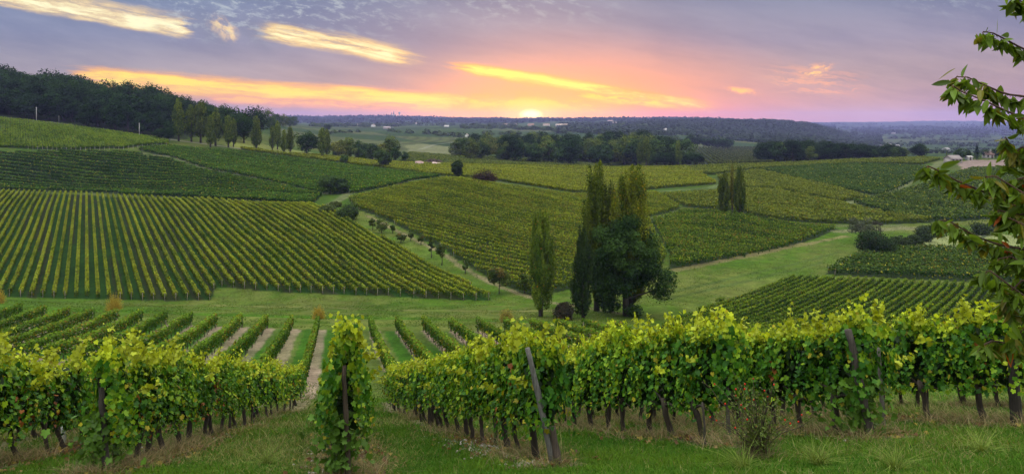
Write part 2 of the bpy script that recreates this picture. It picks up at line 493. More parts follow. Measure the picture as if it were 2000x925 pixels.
def near_drop(u, Y):
    x = (u - U0) / F * Y
    lat = 0.065 * np.clip(x, -3, 11) * np.clip(1 - (Y - 16) / 22.0, 0, 1)
    return 1.35 + 0.392 * Y - lat + 0.1 * np.exp(-Y / 2.0)


def build_survey():
    us = sorted(SURVEY)
    G = []
    for u in us:
        pts = [(y, float(near_drop(np.float64(u), np.float64(y)))) for y in (1, 2, 3, 4.5, 6.5, 9, 12, 16, 21, 28, 36)]
        pts += [(48, 18.1), (62, 20.9)]
        pts += [(y, (v - V0) / F * y) for y, v in SURVEY[u]]
        ly = np.log([p[0] for p in pts]); s = np.array([p[1] for p in pts])
        G.append(pchip(ly, s, LYG))
    G = np.array(G)                       # (bearing, distance)
    near = near_drop(UG[:, None], np.exp(LYG)[None, :])
    out = pchip(np.array(us, float), G, UG)
    k = np.clip((np.exp(LYG) - 26) / 10.0, 0, 1)[None, :]
    return near * (1 - k) + out * k


SG = build_survey()


def drop_uv(u, ly):
    fu = np.clip((u - UG[0]) / 20.0, 0, len(UG) - 1.001); fl = np.clip((ly - LY0) / DLY, 0, len(LYG) - 1.001)
    i = fu.astype(int); j = fl.astype(int); a = fu - i; b = fl - j
    return (SG[i, j] * (1 - a) + SG[i + 1, j] * a) * (1 - b) + (SG[i, j + 1] * (1 - a) + SG[i + 1, j + 1] * a) * b


def height(x, y):
    x = np.asarray(x, float); y = np.maximum(np.asarray(y, float), 1.0)
    u = U0 + F * x / y
    z = CAMZ - drop_uv(u, np.log(y))
    amp = np.clip((y - 4) / 40, 0, 1)
    z = z + (fbm(x / 3.1, y / 3.1, 3) - 0.5) * 0.12 * np.clip(y / 12, .4, 1) * np.clip(200 / y, 0, 1)
    z = z + (fbm(x / 90.0 + 3, y / 90.0, 3) - 0.5) * 14.0 * np.clip((y - 1800) / 1500, 0, 1)
    return z


def hz(x, y): return float(height(np.array([x]), np.array([y]))[0])


_yg = np.exp(LYG)


def at(u, v, ymin=4.0):
    """ground point seen at a bearing and row of the survey"""
    s = drop_uv(np.full(len(LYG), float(u)), LYG)
    vg = V0 + F * s / _yg
    ok = np.where((vg <= v) & (_yg > ymin))[0]
    j = ok[0] if len(ok) else len(LYG) - 1
    if j > 0 and vg[j - 1] != vg[j]:
        t = np.clip((vg[j - 1] - v) / (vg[j - 1] - vg[j]), 0, 1)
        Y = exp(LYG[j - 1] + t * DLY)
    else:
        Y = _yg[j]
    return ((u - U0) / F * Y, Y)


def poly(pts): return np.array([at(u, v) for u, v in pts])


def inside(P, x, y):
    r = np.zeros(np.shape(x), bool); n = len(P); j = n - 1
    for i in range(n):
        xi, yi = P[i]; xj, yj = P[j]
        c = ((yi > y) != (yj > y)) & (x < (xj - xi) * (y - yi) / (yj - yi + 1e-12) + xi)
        r ^= c; j = i
    return r


# ---- vineyard parcels: outline, a row's direction, spacing, look
GREEN_D = (0.020, 0.050, 0.010)
GREEN_M = (0.045, 0.085, 0.013)
GREEN_Y = (0.095, 0.115, 0.014)
FIELDS = [
    dict(key='lower', rag=.16, outline=[(-420, 900), (-420, 612), (60, 620), (300, 632), (480, 639), (700, 644), (1000, 648), (1225, 652), (1300, 760), (900, 800), (600, 800), (200, 800)],
         row=((670, 620), (700, 760)), sp=2.75, w=0.42, h=(0.42, 1.6), dens=130, size=0.105, c=(0.040, 0.095, 0.009), c2=(0.09, 0.15, 0.012), red=0.06, ymin=39.0,
         label='vine row on the slope just below the near vines', posts=True),
    dict(key='hill', rag=.16, outline=[(-330, 576), (0, 579), (200, 584), (412, 586), (420, 560), (560, 571), (760, 578), (962, 586), (880, 541), (780, 488), (690, 437), (612, 403), (450, 396), (300, 389), (160, 380), (0, 376), (-330, 376)],
         row=((170, 570), (169, 400)), sp=1.52, w=0.50, h=(0.25, 1.40), dens=70, size=0.15, c=(0.050, 0.095, 0.009), c2=(0.17, 0.20, 0.014), red=0.05,
         label='straight vine row on the striped left hill', posts=True),
    dict(key='dark', outline=[(-420, 372), (-420, 300), (130, 297), (240, 299), (330, 312), (450, 345), (560, 366), (630, 381), (606, 401), (450, 391), (300, 384), (150, 376), (0, 371)],
         row=((100, 345), (500, 366)), sp=3.0, w=0.7, h=(0.15, 1.45), dens=34, size=0.26, c=(0.018, 0.05, 0.007), c2=(0.055, 0.11, 0.010), red=0.02,
         label='dark green vine row below the diagonal left track'),
    dict(key='dark_upper', outline=[(268, 292), (335, 287), (460, 296), (620, 316), (740, 331), (860, 346), (780, 361), (700, 376), (652, 380), (560, 362), (450, 340), (340, 309), (300, 301)],
         row=((350, 310), (700, 345)), sp=3.0, w=0.7, h=(0.15, 1.45), dens=32, size=0.26, c=(0.020, 0.055, 0.008), c2=(0.06, 0.12, 0.010), red=0.02,
         label='dark green vine row above the diagonal left track'),
    dict(key='upper', outline=[(-420, 225), (0, 233), (170, 252), (325, 274), (330, 282), (240, 290), (130, 293), (0, 288), (-420, 288)],
         row=((20, 285), (20, 240)), sp=2.0, w=1.9, h=(0.15, 1.5), dens=34, size=0.30, c=(0.045, 0.095, 0.008), c2=(0.10, 0.15, 0.010), red=0.0,
         label='bright green vine row on the slope under the wood'),
    dict(key='strip', outline=[(470, 289), (560, 302), (700, 312), (760, 318), (890, 323), (1080, 326), (1340, 327), (1370, 340), (1400, 360), (1260, 371), (1120, 376), (1000, 358), (960, 350), (875, 345), (740, 327), (620, 313), (470, 293)],
         row=((900, 335), (1300, 352)), sp=2.3, w=0.85, h=(0.15, 1.5), dens=17, size=0.34, c=(0.07, 0.10, 0.008), c2=(0.15, 0.17, 0.010), red=0.03,
         label='yellowing vine row behind the domed field'),
    dict(key='dome', rag=.16, outline=[(696, 408), (682, 390), (775, 367), (868, 351), (930, 355), (1010, 369), (1120, 383), (1280, 378), (1330, 407), (1265, 427), (1300, 500), (1290, 530), (1180, 548), (1075, 573), (1040, 580), (960, 545), (870, 490), (780, 443)],
         row=((770, 445), (1060, 515)), sp=2.45, w=0.62, h=(0.3, 1.45), dens=42, size=0.19, c=(0.055, 0.095, 0.008), c2=(0.14, 0.17, 0.010), red=0.06,
         label='yellow green vine row on the domed field', posts=True),
    dict(key='east', rag=.16, outline=[(1272, 432), (1335, 414), (1480, 430), (1640, 446), (1590, 466), (1512, 491), (1400, 512), (1306, 530), (1310, 500)],
         row=((1320, 445), (1560, 470)), sp=2.45, w=0.62, h=(0.3, 1.45), dens=42, size=0.19, c=(0.032, 0.075, 0.008), c2=(0.09, 0.135, 0.010), red=0.06,
         label='green vine row right of the tall poplar clump'),
    dict(key='belt', outline=[(1290, 382), (1400, 376), (1500, 372), (1640, 399), (1720, 418), (1830, 434), (1700, 439), (1480, 424), (1340, 405)],
         row=((1320, 395), (1700, 432)), sp=2.3, w=0.85, h=(0.2, 1.5), dens=20, size=0.3, c=(0.065, 0.10, 0.012), c2=(0.11, 0.13, 0.014), red=0.02,
         label='bright vine row in the belt behind the twin poplars'),
    dict(key='slope', outline=[(1400, 345), (1480, 333), (1560, 352), (1700, 388), (1640, 395), (1500, 369), (1420, 370)],
         row=((1440, 350), (1640, 390)), sp=2.3, w=0.85, h=(0.2, 1.5), dens=18, size=0.33, c=(0.07, 0.10, 0.012), c2=(0.11, 0.13, 0.014), red=0.0,
         label='light green vine row climbing behind the twin poplars'),
    dict(key='darkslope', outline=[(1485, 332), (1600, 324), (1720, 323), (1810, 328), (1790, 352), (1720, 384), (1640, 370), (1550, 348)],
         row=((1540, 345), (1760, 352)), sp=2.4, w=0.85, h=(0.2, 1.5), dens=18, size=0.33, c=(0.026, 0.06, 0.013), c2=(0.05, 0.085, 0.014), red=0.0,
         label='dark vine row left of the farm track'),
    dict(key='crest', outline=[(1290, 331), (1400, 324), (1550, 320), (1700, 313), (1800, 309), (1838, 312), (1800, 322), (1700, 320), (1480, 330), (1390, 342)],
         row=((1320, 330), (1760, 314)), sp=2.4, w=0.85, h=(0.2, 1.5), dens=15, size=0.36, c=(0.06, 0.09, 0.012), c2=(0.10, 0.12, 0.014), red=0.0,
         label='vine row along the skyline crest of the right hill'),
    dict(key='farright', outline=[(1665, 396), (1790, 367), (1900, 330), (2200, 330), (2200, 430), (1930, 428), (1850, 434), (1760, 425)],
         row=((1700, 400), (1880, 424)), sp=2.4, w=0.8, h=(0.2, 1.5), dens=17, size=0.32, c=(0.028, 0.06, 0.012), c2=(0.06, 0.09, 0.014), red=0.0,
         label='dark vine row right of the farm track'),
    dict(key='plot', rag=.16, outline=[(1608, 536), (1660, 508), (1720, 489), (1830, 488), (2200, 490), (2200, 556), (1950, 552), (1780, 546)],
         row=((1640, 525), (1900, 533)), sp=2.1, w=0.7, h=(0.3, 1.45), dens=30, size=0.22, c=(0.026, 0.06, 0.012), c2=(0.055, 0.09, 0.014), red=0.02,
         label='dark vine row in the small square plot', posts=True),
    dict(key='block', rag=.16, outline=[(1296, 640), (1400, 598), (1550, 546), (1700, 551), (1950, 561), (2250, 566), (2250, 700), (1900, 720), (1400, 705), (1296, 660)],
         row=((1340, 622), (1560, 543)), sp=1.12, w=0.36, h=(0.15, 1.15), dens=70, size=0.105, c=(0.024, 0.062, 0.007), c2=(0.095, 0.145, 0.010), red=0.02,
         label='green vine row in the right valley block'),
    dict(key='striped', outline=[(1336, 321), (1350, 289), (1420, 286), (1485, 288), (1512, 318)],
         row=((1380, 290), (1432, 318)), sp=4.5, w=1.2, h=(0.2, 1.5), dens=12, size=0.42, c=(0.03, 0.045, 0.012), c2=(0.05, 0.062, 0.016), red=0.0,
         label='thin dark row in the distant striped field between the two woods'),
    dict(key='beyond', outline=[(800, 298), (880, 305), (1060, 315), (1200, 323), (1080, 325), (880, 322), (780, 316)],
         row=((830, 302), (980, 322)), sp=3.4, w=0.9, h=(0.2, 1.5), dens=12, size=0.4, c=(0.05, 0.085, 0.014), c2=(0.08, 0.10, 0.016), red=0.0,
         label='thin vine row running downhill in front of the middle wood'),
]
for f in FIELDS:
    f['P'] = poly(f['outline'])
    if f.get('ymin'):
        f['P'][:, 1] = np.maximum(f['P'][:, 1], f['ymin'])
    p, q = (np.array(at(*f['row'][0])), np.array(at(*f['row'][1])))
    d = q - p
    if f['key'] == 'lower': d = np.array([-0.2615, 1.0])
    d /= np.linalg.norm(d)
    f['d'] = d; f['n'] = np.array([-d[1], d[0]]); f['o'] = p


# rows seen right behind the near slope: foreground vines
FDIR = np.array([-0.2615, 1.0]); FDIR /= np.linalg.norm(FDIR)
FROWS = []       # start x, start y, end y, direction
for (u, v, yend, uf) in ((-395, 930, 34, 395), (-120, 930, 37, 497), (207, 921, 38, 588), (676, 934, 38, 674), (1072, 903, 38, 760), (1425, 866, 37, 850), (1690, 852, 35, 945), (1988, 828, 33, 1050), (2260, 806, 30, 1180), (2480, 790, 28, 1330)):
    x, y = at(u, v)
    if y > 15.5: x, y = (u - U0) / F * 14.0, 14.0
    dd = np.array([(uf - U0) / F * yend - x, yend - y])
    FROWS.append((x, y, yend, dd / np.linalg.norm(dd)))


def build_ground():
    us = np.concatenate([np.arange(-1500, -60, 24), np.arange(-60, 2060, 5.0), np.arange(2060, 3501, 24)])
    ls = np.concatenate([np.arange(LY0, log(30), 0.02), np.arange(log(30), log(600), 0.0085), np.arange(log(600), LY1 + 0.001, 0.012)])
    Ug, Lg = np.meshgrid(us, ls, indexing='ij')
    Y = np.exp(Lg); X = (Ug - U0) / F * Y
    Z = height(X, Y)
    nu, nl = Ug.shape
    V = np.stack([X, Y, Z], -1).reshape(-1, 3)
    idx = np.arange(nu * nl).reshape(nu, nl)
    Q = np.stack([idx[:-1, :-1], idx[1:, :-1], idx[1:, 1:], idx[:-1, 1:]], -1).reshape(-1, 4)
    # ---- ground cover colours
    n_big = fbm(X / 28, Y / 28, 4); n_sm = fbm(X / 2.3 + 9, Y / 2.3, 4); n_far = fbm(X / 260, Y / 260, 4)
    lush = np.array([0.031, 0.062, 0.005]); dry = np.array([0.072, 0.078, 0.019]); soil = np.array([0.16, 0.122, 0.088]); dark = np.array([0.022, 0.032, 0.010])
    mixf = lambda a, b, t: a * (1 - t[..., None]) + b * t[..., None]
    sstep = lambda t, lo, hi: (lambda q: q * q * (3 - 2 * q))(np.clip((t - lo) / (hi - lo), 0, 1))
    C = mixf(np.broadcast_to(lush, X.shape + (3,)), np.broadcast_to(dry, X.shape + (3,)), sstep(n_big * .6 + n_sm * .4, 0.35, 0.68) * 0.8)
    C = C * (1 - .3 * sstep(Y, 170, 240))[..., None]
    # distant country: patchwork of pasture, vines and stubble
    px_, py_ = np.floor(X / 170 + 0.35 * Y / 170), np.floor(Y / 210 - 0.2 * X / 210)
    h = _NT[(px_.astype(int) * 7) & 255, (py_.astype(int) * 13) & 255]
    pal = np.array([[0.014, 0.029, 0.007], [0.022, 0.038, 0.008], [0.011, 0.024, 0.007], [0.038, 0.046, 0.016], [0.016, 0.032, 0.006]])
    pc = pal[(h * 4.999).astype(int)]
    wooded = sstep(Y, 1400, 1700) * sstep(-Y, -3200, -2600) * sstep(Ug, 1080, 1140) * sstep(-Ug, -1720, -1600)
    pc = mixf(pc, np.broadcast_to(np.array([0.014, 0.024, 0.010]), pc.shape), np.maximum(wooded, sstep(Y, 3000, 3600) * .85))
    # faint planting lines in the distant parcels
    ang = h * 2.2 - 0.6
    ln = np.abs(np.sin((X * np.cos(ang) + Y * np.sin(ang)) * pi / 9.0))
    pc = pc * (0.6 + 0.6 * ln[..., None]) * (0.75 + .5 * n_big[..., None])
    C = mixf(C, pc, sstep(Y, 470, 620))
    # stubble field, fallow ground by the farm
    def blend(outline, colr, soft=0.0, amt=1.0):
        nonlocal C
        msk = inside(poly(outline), X + (n_sm - .5) * soft, Y + (n_sm - .5) * soft)
        C = np.where(msk[..., None], C * (1 - amt) + np.array(colr) * amt * (0.8 + 0.4 * n_sm[..., None]), C)
    blend([(790, 284), (830, 281), (890, 288), (890, 303), (800, 298)], (0.075, 0.08, 0.038), 8)
    blend([(1868, 318), (1900, 312), (2060, 314), (2060, 338), (1880, 330)], (0.115, 0.085, 0.075), 6)
    blend([(1760, 488), (1800, 466), (1880, 457), (2100, 460), (2100, 488)], (0.12, 0.135, 0.055), 4)
    blend([(455, 270), (620, 300), (700, 312), (560, 302), (440, 287)], (0.085, 0.095, 0.022), 5)
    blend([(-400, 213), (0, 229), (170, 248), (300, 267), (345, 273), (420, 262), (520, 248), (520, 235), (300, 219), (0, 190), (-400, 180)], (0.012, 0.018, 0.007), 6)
    # vineyard floors
    for f in FIELDS:
        msk = inside(f['P'], X + (n_sm - .5) * 1.0, Y + (n_sm - .5) * 1.0)
        s = ((X - f['o'][0]) * f['n'][0] + (Y - f['o'][1]) * f['n'][1]) / f['sp']
        k = np.round(s); off = (s - k) * f['sp']
        if f['key'] == 'lower':
            t = sstep(-np.abs(off + 0.38) + (n_sm - .5) * .45, -0.62, -0.38)
            rowgrass = mixf(np.broadcast_to(np.array([0.022, 0.060, 0.005]), X.shape + (3,)), np.broadcast_to(np.array([0.050, 0.070, 0.014]), X.shape + (3,)), sstep(vnoise(k * 3.1, Y / 40) * .7 + n_big * .3, .35, .6))
            cc = mixf(rowgrass, np.broadcast_to(soil, X.shape + (3,)) * (0.7 + .6 * n_sm[..., None]), t * (0.55 + .45 * sstep(n_big, .3, .5)))
        elif f['key'] == 'hill':
            alt = (vnoise(k * 1.7 + 3, Y / 60) > 0.52)
            cc = np.where(alt[..., None], np.array([0.016, 0.022, 0.007]), np.array([0.011, 0.030, 0.005])) * (0.8 + .5 * n_sm[..., None])
        else:
            cc = np.broadcast_to(np.array([0.012, 0.020, 0.006]), X.shape + (3,)) * (0.7 + .6 * n_sm[..., None])
        C = np.where(msk[..., None], cc, C)
    # bare strips, litter and dry grass under the near vines
    for (x0, y0, ye, FDIR) in FROWS:
        dx, dy = X - x0, Y - y0
        t = dx * FDIR[0] + dy * FDIR[1]; off = -dx * FDIR[1] + dy * FDIR[0]
        msk = sstep(-np.abs(off) + (n_sm - .5) * .7, -0.62, -0.3) * (t > -0.6) * (t < (ye - y0) + 1)
        C = mixf(C, np.broadcast_to(np.array([0.115, 0.098, 0.058]), X.shape + (3,)) * (0.6 + .8 * n_sm[..., None]), msk * 0.85)
    # worn tracks
    def track(pts, width, colr, amt=0.8):
        nonlocal C
        P = np.array([at(u, v) for u, v in pts])
        best = np.full(X.shape, 1e9)
        for a_, b_ in zip(P[:-1], P[1:]):
            ab = b_ - a_; tt = np.clip(((X - a_[0]) * ab[0] + (Y - a_[1]) * ab[1]) / (ab @ ab), 0, 1)
            best = np.minimum(best, np.hypot(X - a_[0] - tt * ab[0], Y - a_[1] - tt * ab[1]))
        msk = sstep(-best + (n_sm - .5) * width * .5, -width * .6, -width * .35)
        C = mixf(C, np.broadcast_to(np.array(colr), X.shape + (3,)) * (0.7 + .6 * n_sm[..., None]), msk * amt)
    track([(-400, 215), (0, 230), (170, 249), (300, 268), (400, 281), (470, 290)], 4.0, (0.13, 0.12, 0.10))
    track([(620, 404), (690, 372), (760, 361), (860, 348)], 4.0, (0.07, 0.075, 0.035), 0.7)
    track([(250, 298), (340, 308), (450, 338), (560, 360), (640, 378)], 2.0, (0.085, 0.08, 0.05), 0.7)
    track([(715, 420), (780, 453), (870, 498), (960, 552), (1030, 578), (1120, 598), (1210, 612)], 1.2, (0.115, 0.09, 0.055), 0.75)
    track([(1800, 345), (1745, 370), (1690, 390), (1640, 399)], 4.5, (0.07, 0.078, 0.036), 0.8)
    track([(1840, 315), (1800, 345)], 4.0, (0.07, 0.078, 0.036), 0.8)
    track([(1270, 428), (1335, 409), (1480, 427), (1660, 441), (1760, 440)], 3.0, (0.06, 0.07, 0.03), 0.8)
    track([(1100, 380), (1240, 376), (1390, 367), (1410, 360)], 4.5, (0.055, 0.075, 0.028), 0.8)
    track([(1320, 528), (1420, 508), (1540, 482), (1650, 462)], 2.2, (0.105, 0.09, 0.04), 0.75)
    track([(1290, 575), (1420, 545), (1560, 513), (1640, 492)], 1.2, (0.035, 0.055, 0.012), 0.85)
    track([(1286, 588), (1420, 557), (1560, 524), (1610, 510)], 1.2, (0.035, 0.055, 0.012), 0.8)
    track([(420, 596), (700, 603), (960, 607), (1080, 606)], 1.0, (0.10, 0.10, 0.035), 0.6)
    track([(420, 603), (700, 611), (960, 614)], 0.9, (0.03, 0.06, 0.01), 0.5)
    track([(1640, 452), (1780, 446), (1840, 442)], 4.0, (0.11, 0.10, 0.06), 0.6)
    track([(820, 292), (850, 282), (930, 273)], 4.0, (0.12, 0.12, 0.09), 0.8)
    # the ditch along the foot of the slope
    P = np.array([at(u, v) for u, v in ((-300, 604), (0, 600), (222, 606), (420, 613), (622, 618), (800, 620), (990, 624), (1060, 626))])
    best = np.full(X.shape, 1e9)
    for a_, b_ in zip(P[:-1], P[1:]):
        ab = b_ - a_; tt = np.clip(((X - a_[0]) * ab[0] + (Y - a_[1]) * ab[1]) / (ab @ ab), 0, 1)
        best = np.minimum(best, np.hypot(X - a_[0] - tt * ab[0], Y - a_[1] - tt * ab[1]))
    dm = sstep(-best, -2.2, -0.3)
    V[:, 2] -= (dm * 0.9).ravel()
    C = mixf(C, np.broadcast_to(np.array([0.024, 0.075, 0.005]), X.shape + (3,)), sstep(-best, -2.4, -1.2) * 0.9)
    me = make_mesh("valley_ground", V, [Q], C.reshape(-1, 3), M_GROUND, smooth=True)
    o = link("valley_ground", me)
    tag(o, "rolling grass valley floor and hillsides under the vineyards", None, None, "structure")


build_ground()

# far skirt so the ground reaches past the last ridge
V, Fq = box(-26000, 26000, 8010, 16000, -260, -10)
o = link("far_hills", make_mesh("far_hills", V, Fq, np.tile([0.04, 0.06, 0.03], (8, 1)), M_GROUND)); tag(o, kind="structure")

# haze
def build_haze():
    V, Fq = box(-24000, 24000, -60, 8004, -95, 135)
    m, nt, N, L = new_mat("pale_air")
    p = N('ShaderNodeVolumePrincipled'); p.inputs['Color'].default_value = (*HAZE_COLOR, 1)
    p.inputs['Density'].default_value = HAZE_DENSITY; p.inputs['Anisotropy'].default_value = 0.0
    o = N('ShaderNodeOutputMaterial'); L(p.outputs[0], o.inputs['Volume'])
    ob = link("haze", make_mesh("haze", V, Fq, None, m)); tag(ob, kind="stuff")


# ------------------------------------------------------------------ vineyard rows
ORD1 = ["", "first", "second", "third", "fourth", "fifth", "sixth", "seventh", "eighth", "ninth", "tenth", "eleventh", "twelfth", "thirteenth", "fourteenth", "fifteenth", "sixteenth", "seventeenth", "eighteenth", "nineteenth"]
TENS = {2: ("twentieth", "twenty"), 3: ("thirtieth", "thirty"), 4: ("fortieth", "forty"), 5: ("fiftieth", "fifty"), 6: ("sixtieth", "sixty"), 7: ("seventieth", "seventy"), 8: ("eightieth", "eighty"), 9: ("ninetieth", "ninety")}


def ordinal(n):
    if n < 20: return ORD1[n]
    return TENS[n // 10][0] if n % 10 == 0 else TENS[n // 10][1] + "-" + ORD1[n % 10]


def in_view(x, y, z):
    u = U0 + F * x / np.maximum(y, .5); v = V0 + F * (CAMZ - z) / np.maximum(y, .5)
    return (u > -25) & (u < 2025) & (v > -20) & (v < 950)


def field_rows(f, rng):
    """segments of row: arrays of points (m,2) with sampling 0.5 m"""
    P = f['P']; c = (P - f['o'])
    s = c @ f['n']; t = c @ f['d']
    k0, k1 = int(np.floor(s.min() / f['sp'])), int(np.ceil(s.max() / f['sp']))
    segs = []
    for k in range(k0, k1 + 1):
        tt = np.arange(t.min(), t.max(), 0.5)
        X = f['o'][0] + f['n'][0] * k * f['sp'] + f['d'][0] * tt
        Y = f['o'][1] + f['n'][1] * k * f['sp'] + f['d'][1] * tt
        ok = inside(P, X, Y)
        Zt = height(X, Y)
        vis = in_view(X, Y, Zt + 1.0) | in_view(X, Y, Zt)
        u = U0 + F * X / Y
        ok &= (u > -90) & (u < 2090)
        if not (ok & vis).any(): continue
        e = np.flatnonzero(np.diff(np.concatenate([[0], ok.astype(int), [0]])))
        for a_, b_ in zip(e[::2], e[1::2]):
            if b_ - a_ >= 6 and vis[a_:b_].any(): segs.append((k, np.stack([X[a_:b_], Y[a_:b_]], 1)))
    return segs


ROWS = []     # (image size, field, order, k, leaf verts, leaf cols, posts)


def grow_row(f, k, S, rng):
    n = max(8, int(len(S) * 0.5 * f['dens']))
    i = rng.randint(0, len(S), n); base = S[i] + f['d'] * rng.uniform(-.25, .25, (n, 1))
    gap = fbm(base[:, 0] / 1.1 + k * 3.7, base[:, 1] / 1.1, 2)
    keep = gap > 0.15
    base = base[keep]; gap = gap[keep]; n = len(base)
    hv = rng.beta(1.5, 1.0, n)
    big = fbm(base[:, 0] / 9 + k, base[:, 1] / 9, 3)
    h0, h1 = f['h']
    rag = f.get('rag', .30)
    top = h1 * (1.0 - rag * .45 + rag * vnoise(base[:, 0] / 0.8 + k * 5, base[:, 1] / 0.8))
    z = h0 * rng.uniform(0.6, 1.3, n) + (top - h0) * hv
    wloc = f['w'] * (1 - f.get('rag', .5) * .8 + f.get('rag', .5) * 1.6 * vnoise(base[:, 0] / .9 + 40, base[:, 1] / .9 + k)) * (1.0 - 0.35 * np.abs(hv - .45))
    lat = rng.uniform(-1, 1, n); lat = np.sign(lat) * np.sqrt(np.abs(lat)) * wloc * 0.5
    x = base[:, 0] + f['n'][0] * lat; y = base[:, 1] + f['n'][1] * lat
    zz = height(base[:, 0], base[:, 1]) + z
    C = np.stack([x, y, zz], 1)
    nr = unit(n, rng) * 0.9
    nr[:, 0] += f['n'][0] * np.sign(lat) * 0.7; nr[:, 1] += f['n'][1] * np.sign(lat) * 0.7; nr[:, 2] += 0.3 + 0.8 * (hv > .8)
    nr /= np.linalg.norm(nr, axis=1)[:, None]
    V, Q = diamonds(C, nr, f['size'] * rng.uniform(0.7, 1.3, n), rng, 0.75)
    c1, c2 = np.array(f['c']) * .66, np.array(f['c2'])  # flanks dark, tops bright: light on the rows put into leaf colour
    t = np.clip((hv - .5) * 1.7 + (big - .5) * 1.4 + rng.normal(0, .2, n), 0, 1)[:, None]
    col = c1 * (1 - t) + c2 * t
    col *= rng.uniform(0.75, 1.25, (n, 1))
    red = (rng.rand(n) < f['red'] * 2 * (big > .5) + f['red'] * .3)
    col[red] = np.array([0.12, 0.085, 0.012]) * rng.uniform(.6, 1.3, (red.sum(), 1))
    yel = rng.rand(n) < 0.04
    col[yel] = np.array([0.17, 0.16, 0.015])
    return V, Q, np.repeat(col, 4, 0)


def vines_of_the_valley():
    rng = np.random.RandomState(21)
    rows = []
    for f in FIELDS:
        segs = field_rows(f, rng)
        ks = sorted(set(k for k, _ in segs))
        for k, S in segs:
            d = np.hypot(S[:, 0], S[:, 1]).min()
            z = height(S[:, 0], S[:, 1])
            u = U0 + F * S[:, 0] / S[:, 1]; v = V0 + F * (CAMZ - z) / S[:, 1]
            vis = in_view(S[:, 0], S[:, 1], z)
            Ln = np.hypot(np.diff(u[vis]), np.diff(v[vis])).sum() if vis.sum() > 1 else 0
            rows.append((Ln * F * 1.3 / np.median(S[:, 1]), f, k, S))
    rows.sort(key=lambda r: -r[0])
    print("vine rows", len(rows), {f['key']: sum(1 for r in rows if r[1] is f) for f in FIELDS})
    keep, rest = rows[:285], rows[285:]
    mb = MB()
    for _, f, k, S in rest:
        V, Q, C = grow_row(f, k, S, rng); mb.add(V, [Q], C)
    if mb.n:
        o = link("distant_vines", mb.mesh("distant_vines", M_FARVINE)); tag(o, "the remaining thin vine rows merging into the far slopes", "vines", None, "stuff")
    # order words where rows can be counted
    order = {}
    for f in FIELDS:
        mine = sorted([r for r in keep if r[1] is f], key=lambda r: np.mean(r[3][:, 0]) if f['key'] in ('lower', 'hill') else np.mean(r[3][:, 1] + (0.3 * r[3][:, 0] if f['key'] == 'dome' else 0)))
        for i, r in enumerate(mine): order[id(r)] = (i + 1, len(mine))
    for r in keep:
        _, f, k, S = r
        i, tot = order[id(r)]
        V, Q, C = grow_row(f, k, S, rng)
        o_ = S[0]; org = np.array([o_[0], o_[1], hz(o_[0], o_[1])])
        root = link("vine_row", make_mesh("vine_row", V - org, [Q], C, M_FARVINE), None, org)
        if f['key'] in ('lower', 'hill'):
            lab = f['label'] + ", " + ordinal(i) + " from left"
        else:
            lab = f['label'] + ", " + ordinal(i) + " from near edge"
        tag(root, lab, "vine row", "vine rows of the parcel: " + f['label'].replace('vine row ', '').replace('  ', ' '))
        if f.get('posts'):
            # end stake, and stems where the ground under the leaves shows
            e = min((S[0], S[-1]), key=lambda p: p[1] if f['key'] in ('lower', 'hill') else p[0])
            if f['key'] == 'lower': e = S[-1]
            zb = hz(*e) - org[2]
            V, fs = tube(np.array([[e[0] - org[0], e[1] - org[1], zb - .2], [e[0] - org[0] + .04, e[1] - org[1] - .06, zb + 1.25]]), [0.06, 0.05], 5)
            link("end_post", make_mesh("end_post", V, fs, np.tile([0.22, 0.19, 0.16], (len(V), 1)), M_WOOD), root)
        if f['key'] == 'lower':
            mb = MB()
            for p in S[::3]:
                if not in_view(p[0], p[1], hz(*p)): continue
                b = np.array([p[0] + rng.normal(0, .05), p[1] + rng.normal(0, .15), hz(*p)]) - org
                Vt, ft = tube(np.array([b - [0, 0, .1], b + [rng.normal(0, .05), 0, .4], b + [rng.normal(0, .08), 0, .8]]), [.045, .035, .03], 4, cap=False)
                mb.add(Vt, ft, (0.035, 0.028, 0.022))
            if mb.n:
                s_ = link("stems", mb.mesh("stems", M_BARK), root); s_["kind"] = "stuff"


vines_of_the_valley()


# ------------------------------------------------------------------ near vines
def vine_leaf_template():
    # right half of a five-lobed leaf, from the stalk up the midrib
    half = np.array([(0, 0), (.18, -.16), (.42, -.10), (.50, .14), (.40, .26), (.56, .46), (.40, .62), (.26, .58), (.16, .86), (0, 1.0)])
    return half


HALF = vine_leaf_template()


def leaves_mesh(Cn, Nrm, Tip, size, col, rng, half=HALF, fold=0.25, droop=0.2):
    """folded lobed leaves; two polygons each"""
    n = len(Cn); h = len(half)
    Nrm = Nrm / (np.linalg.norm(Nrm, axis=1)[:, None] + 1e-9)
    Tip = Tip - (Tip * Nrm).sum(1)[:, None] * Nrm
    Tip = Tip / (np.linalg.norm(Tip, axis=1)[:, None] + 1e-9)
    A = np.cross(Tip, Nrm)
    s = np.asarray(size)[:, None, None]
    hx, hy = half[:, 0], half[:, 1]
    fr = (fold * rng.uniform(0.3, 1.6, n))[:, None, None]
    dr = (droop * rng.uniform(-.6, 1.6, n))[:, None, None]
    def side(sg):
        return Cn[:, None, :] + s * (sg * hx[None, :, None] * A[:, None, :] + (hy - .45)[None, :, None] * Tip[:, None, :]
                                     + (hx[None, :, None] * fr - (hy ** 2)[None, :, None] * dr) * Nrm[:, None, :])
    R_ = side(1.0); L_ = side(-1.0)
    V = np.concatenate([R_, L_[:, 1:-1]], 1)          # shared midrib ends
    m = V.shape[1]
    fr_ = np.arange(h); fl_ = np.concatenate([[0], np.arange(h, m), [h - 1]])[::-1]
    base = (np.arange(n) * m)[:, None]
    return V.reshape(-1, 3), [base + fr_[None, :], base + fl_[None, :]], np.repeat(col, m, 0)


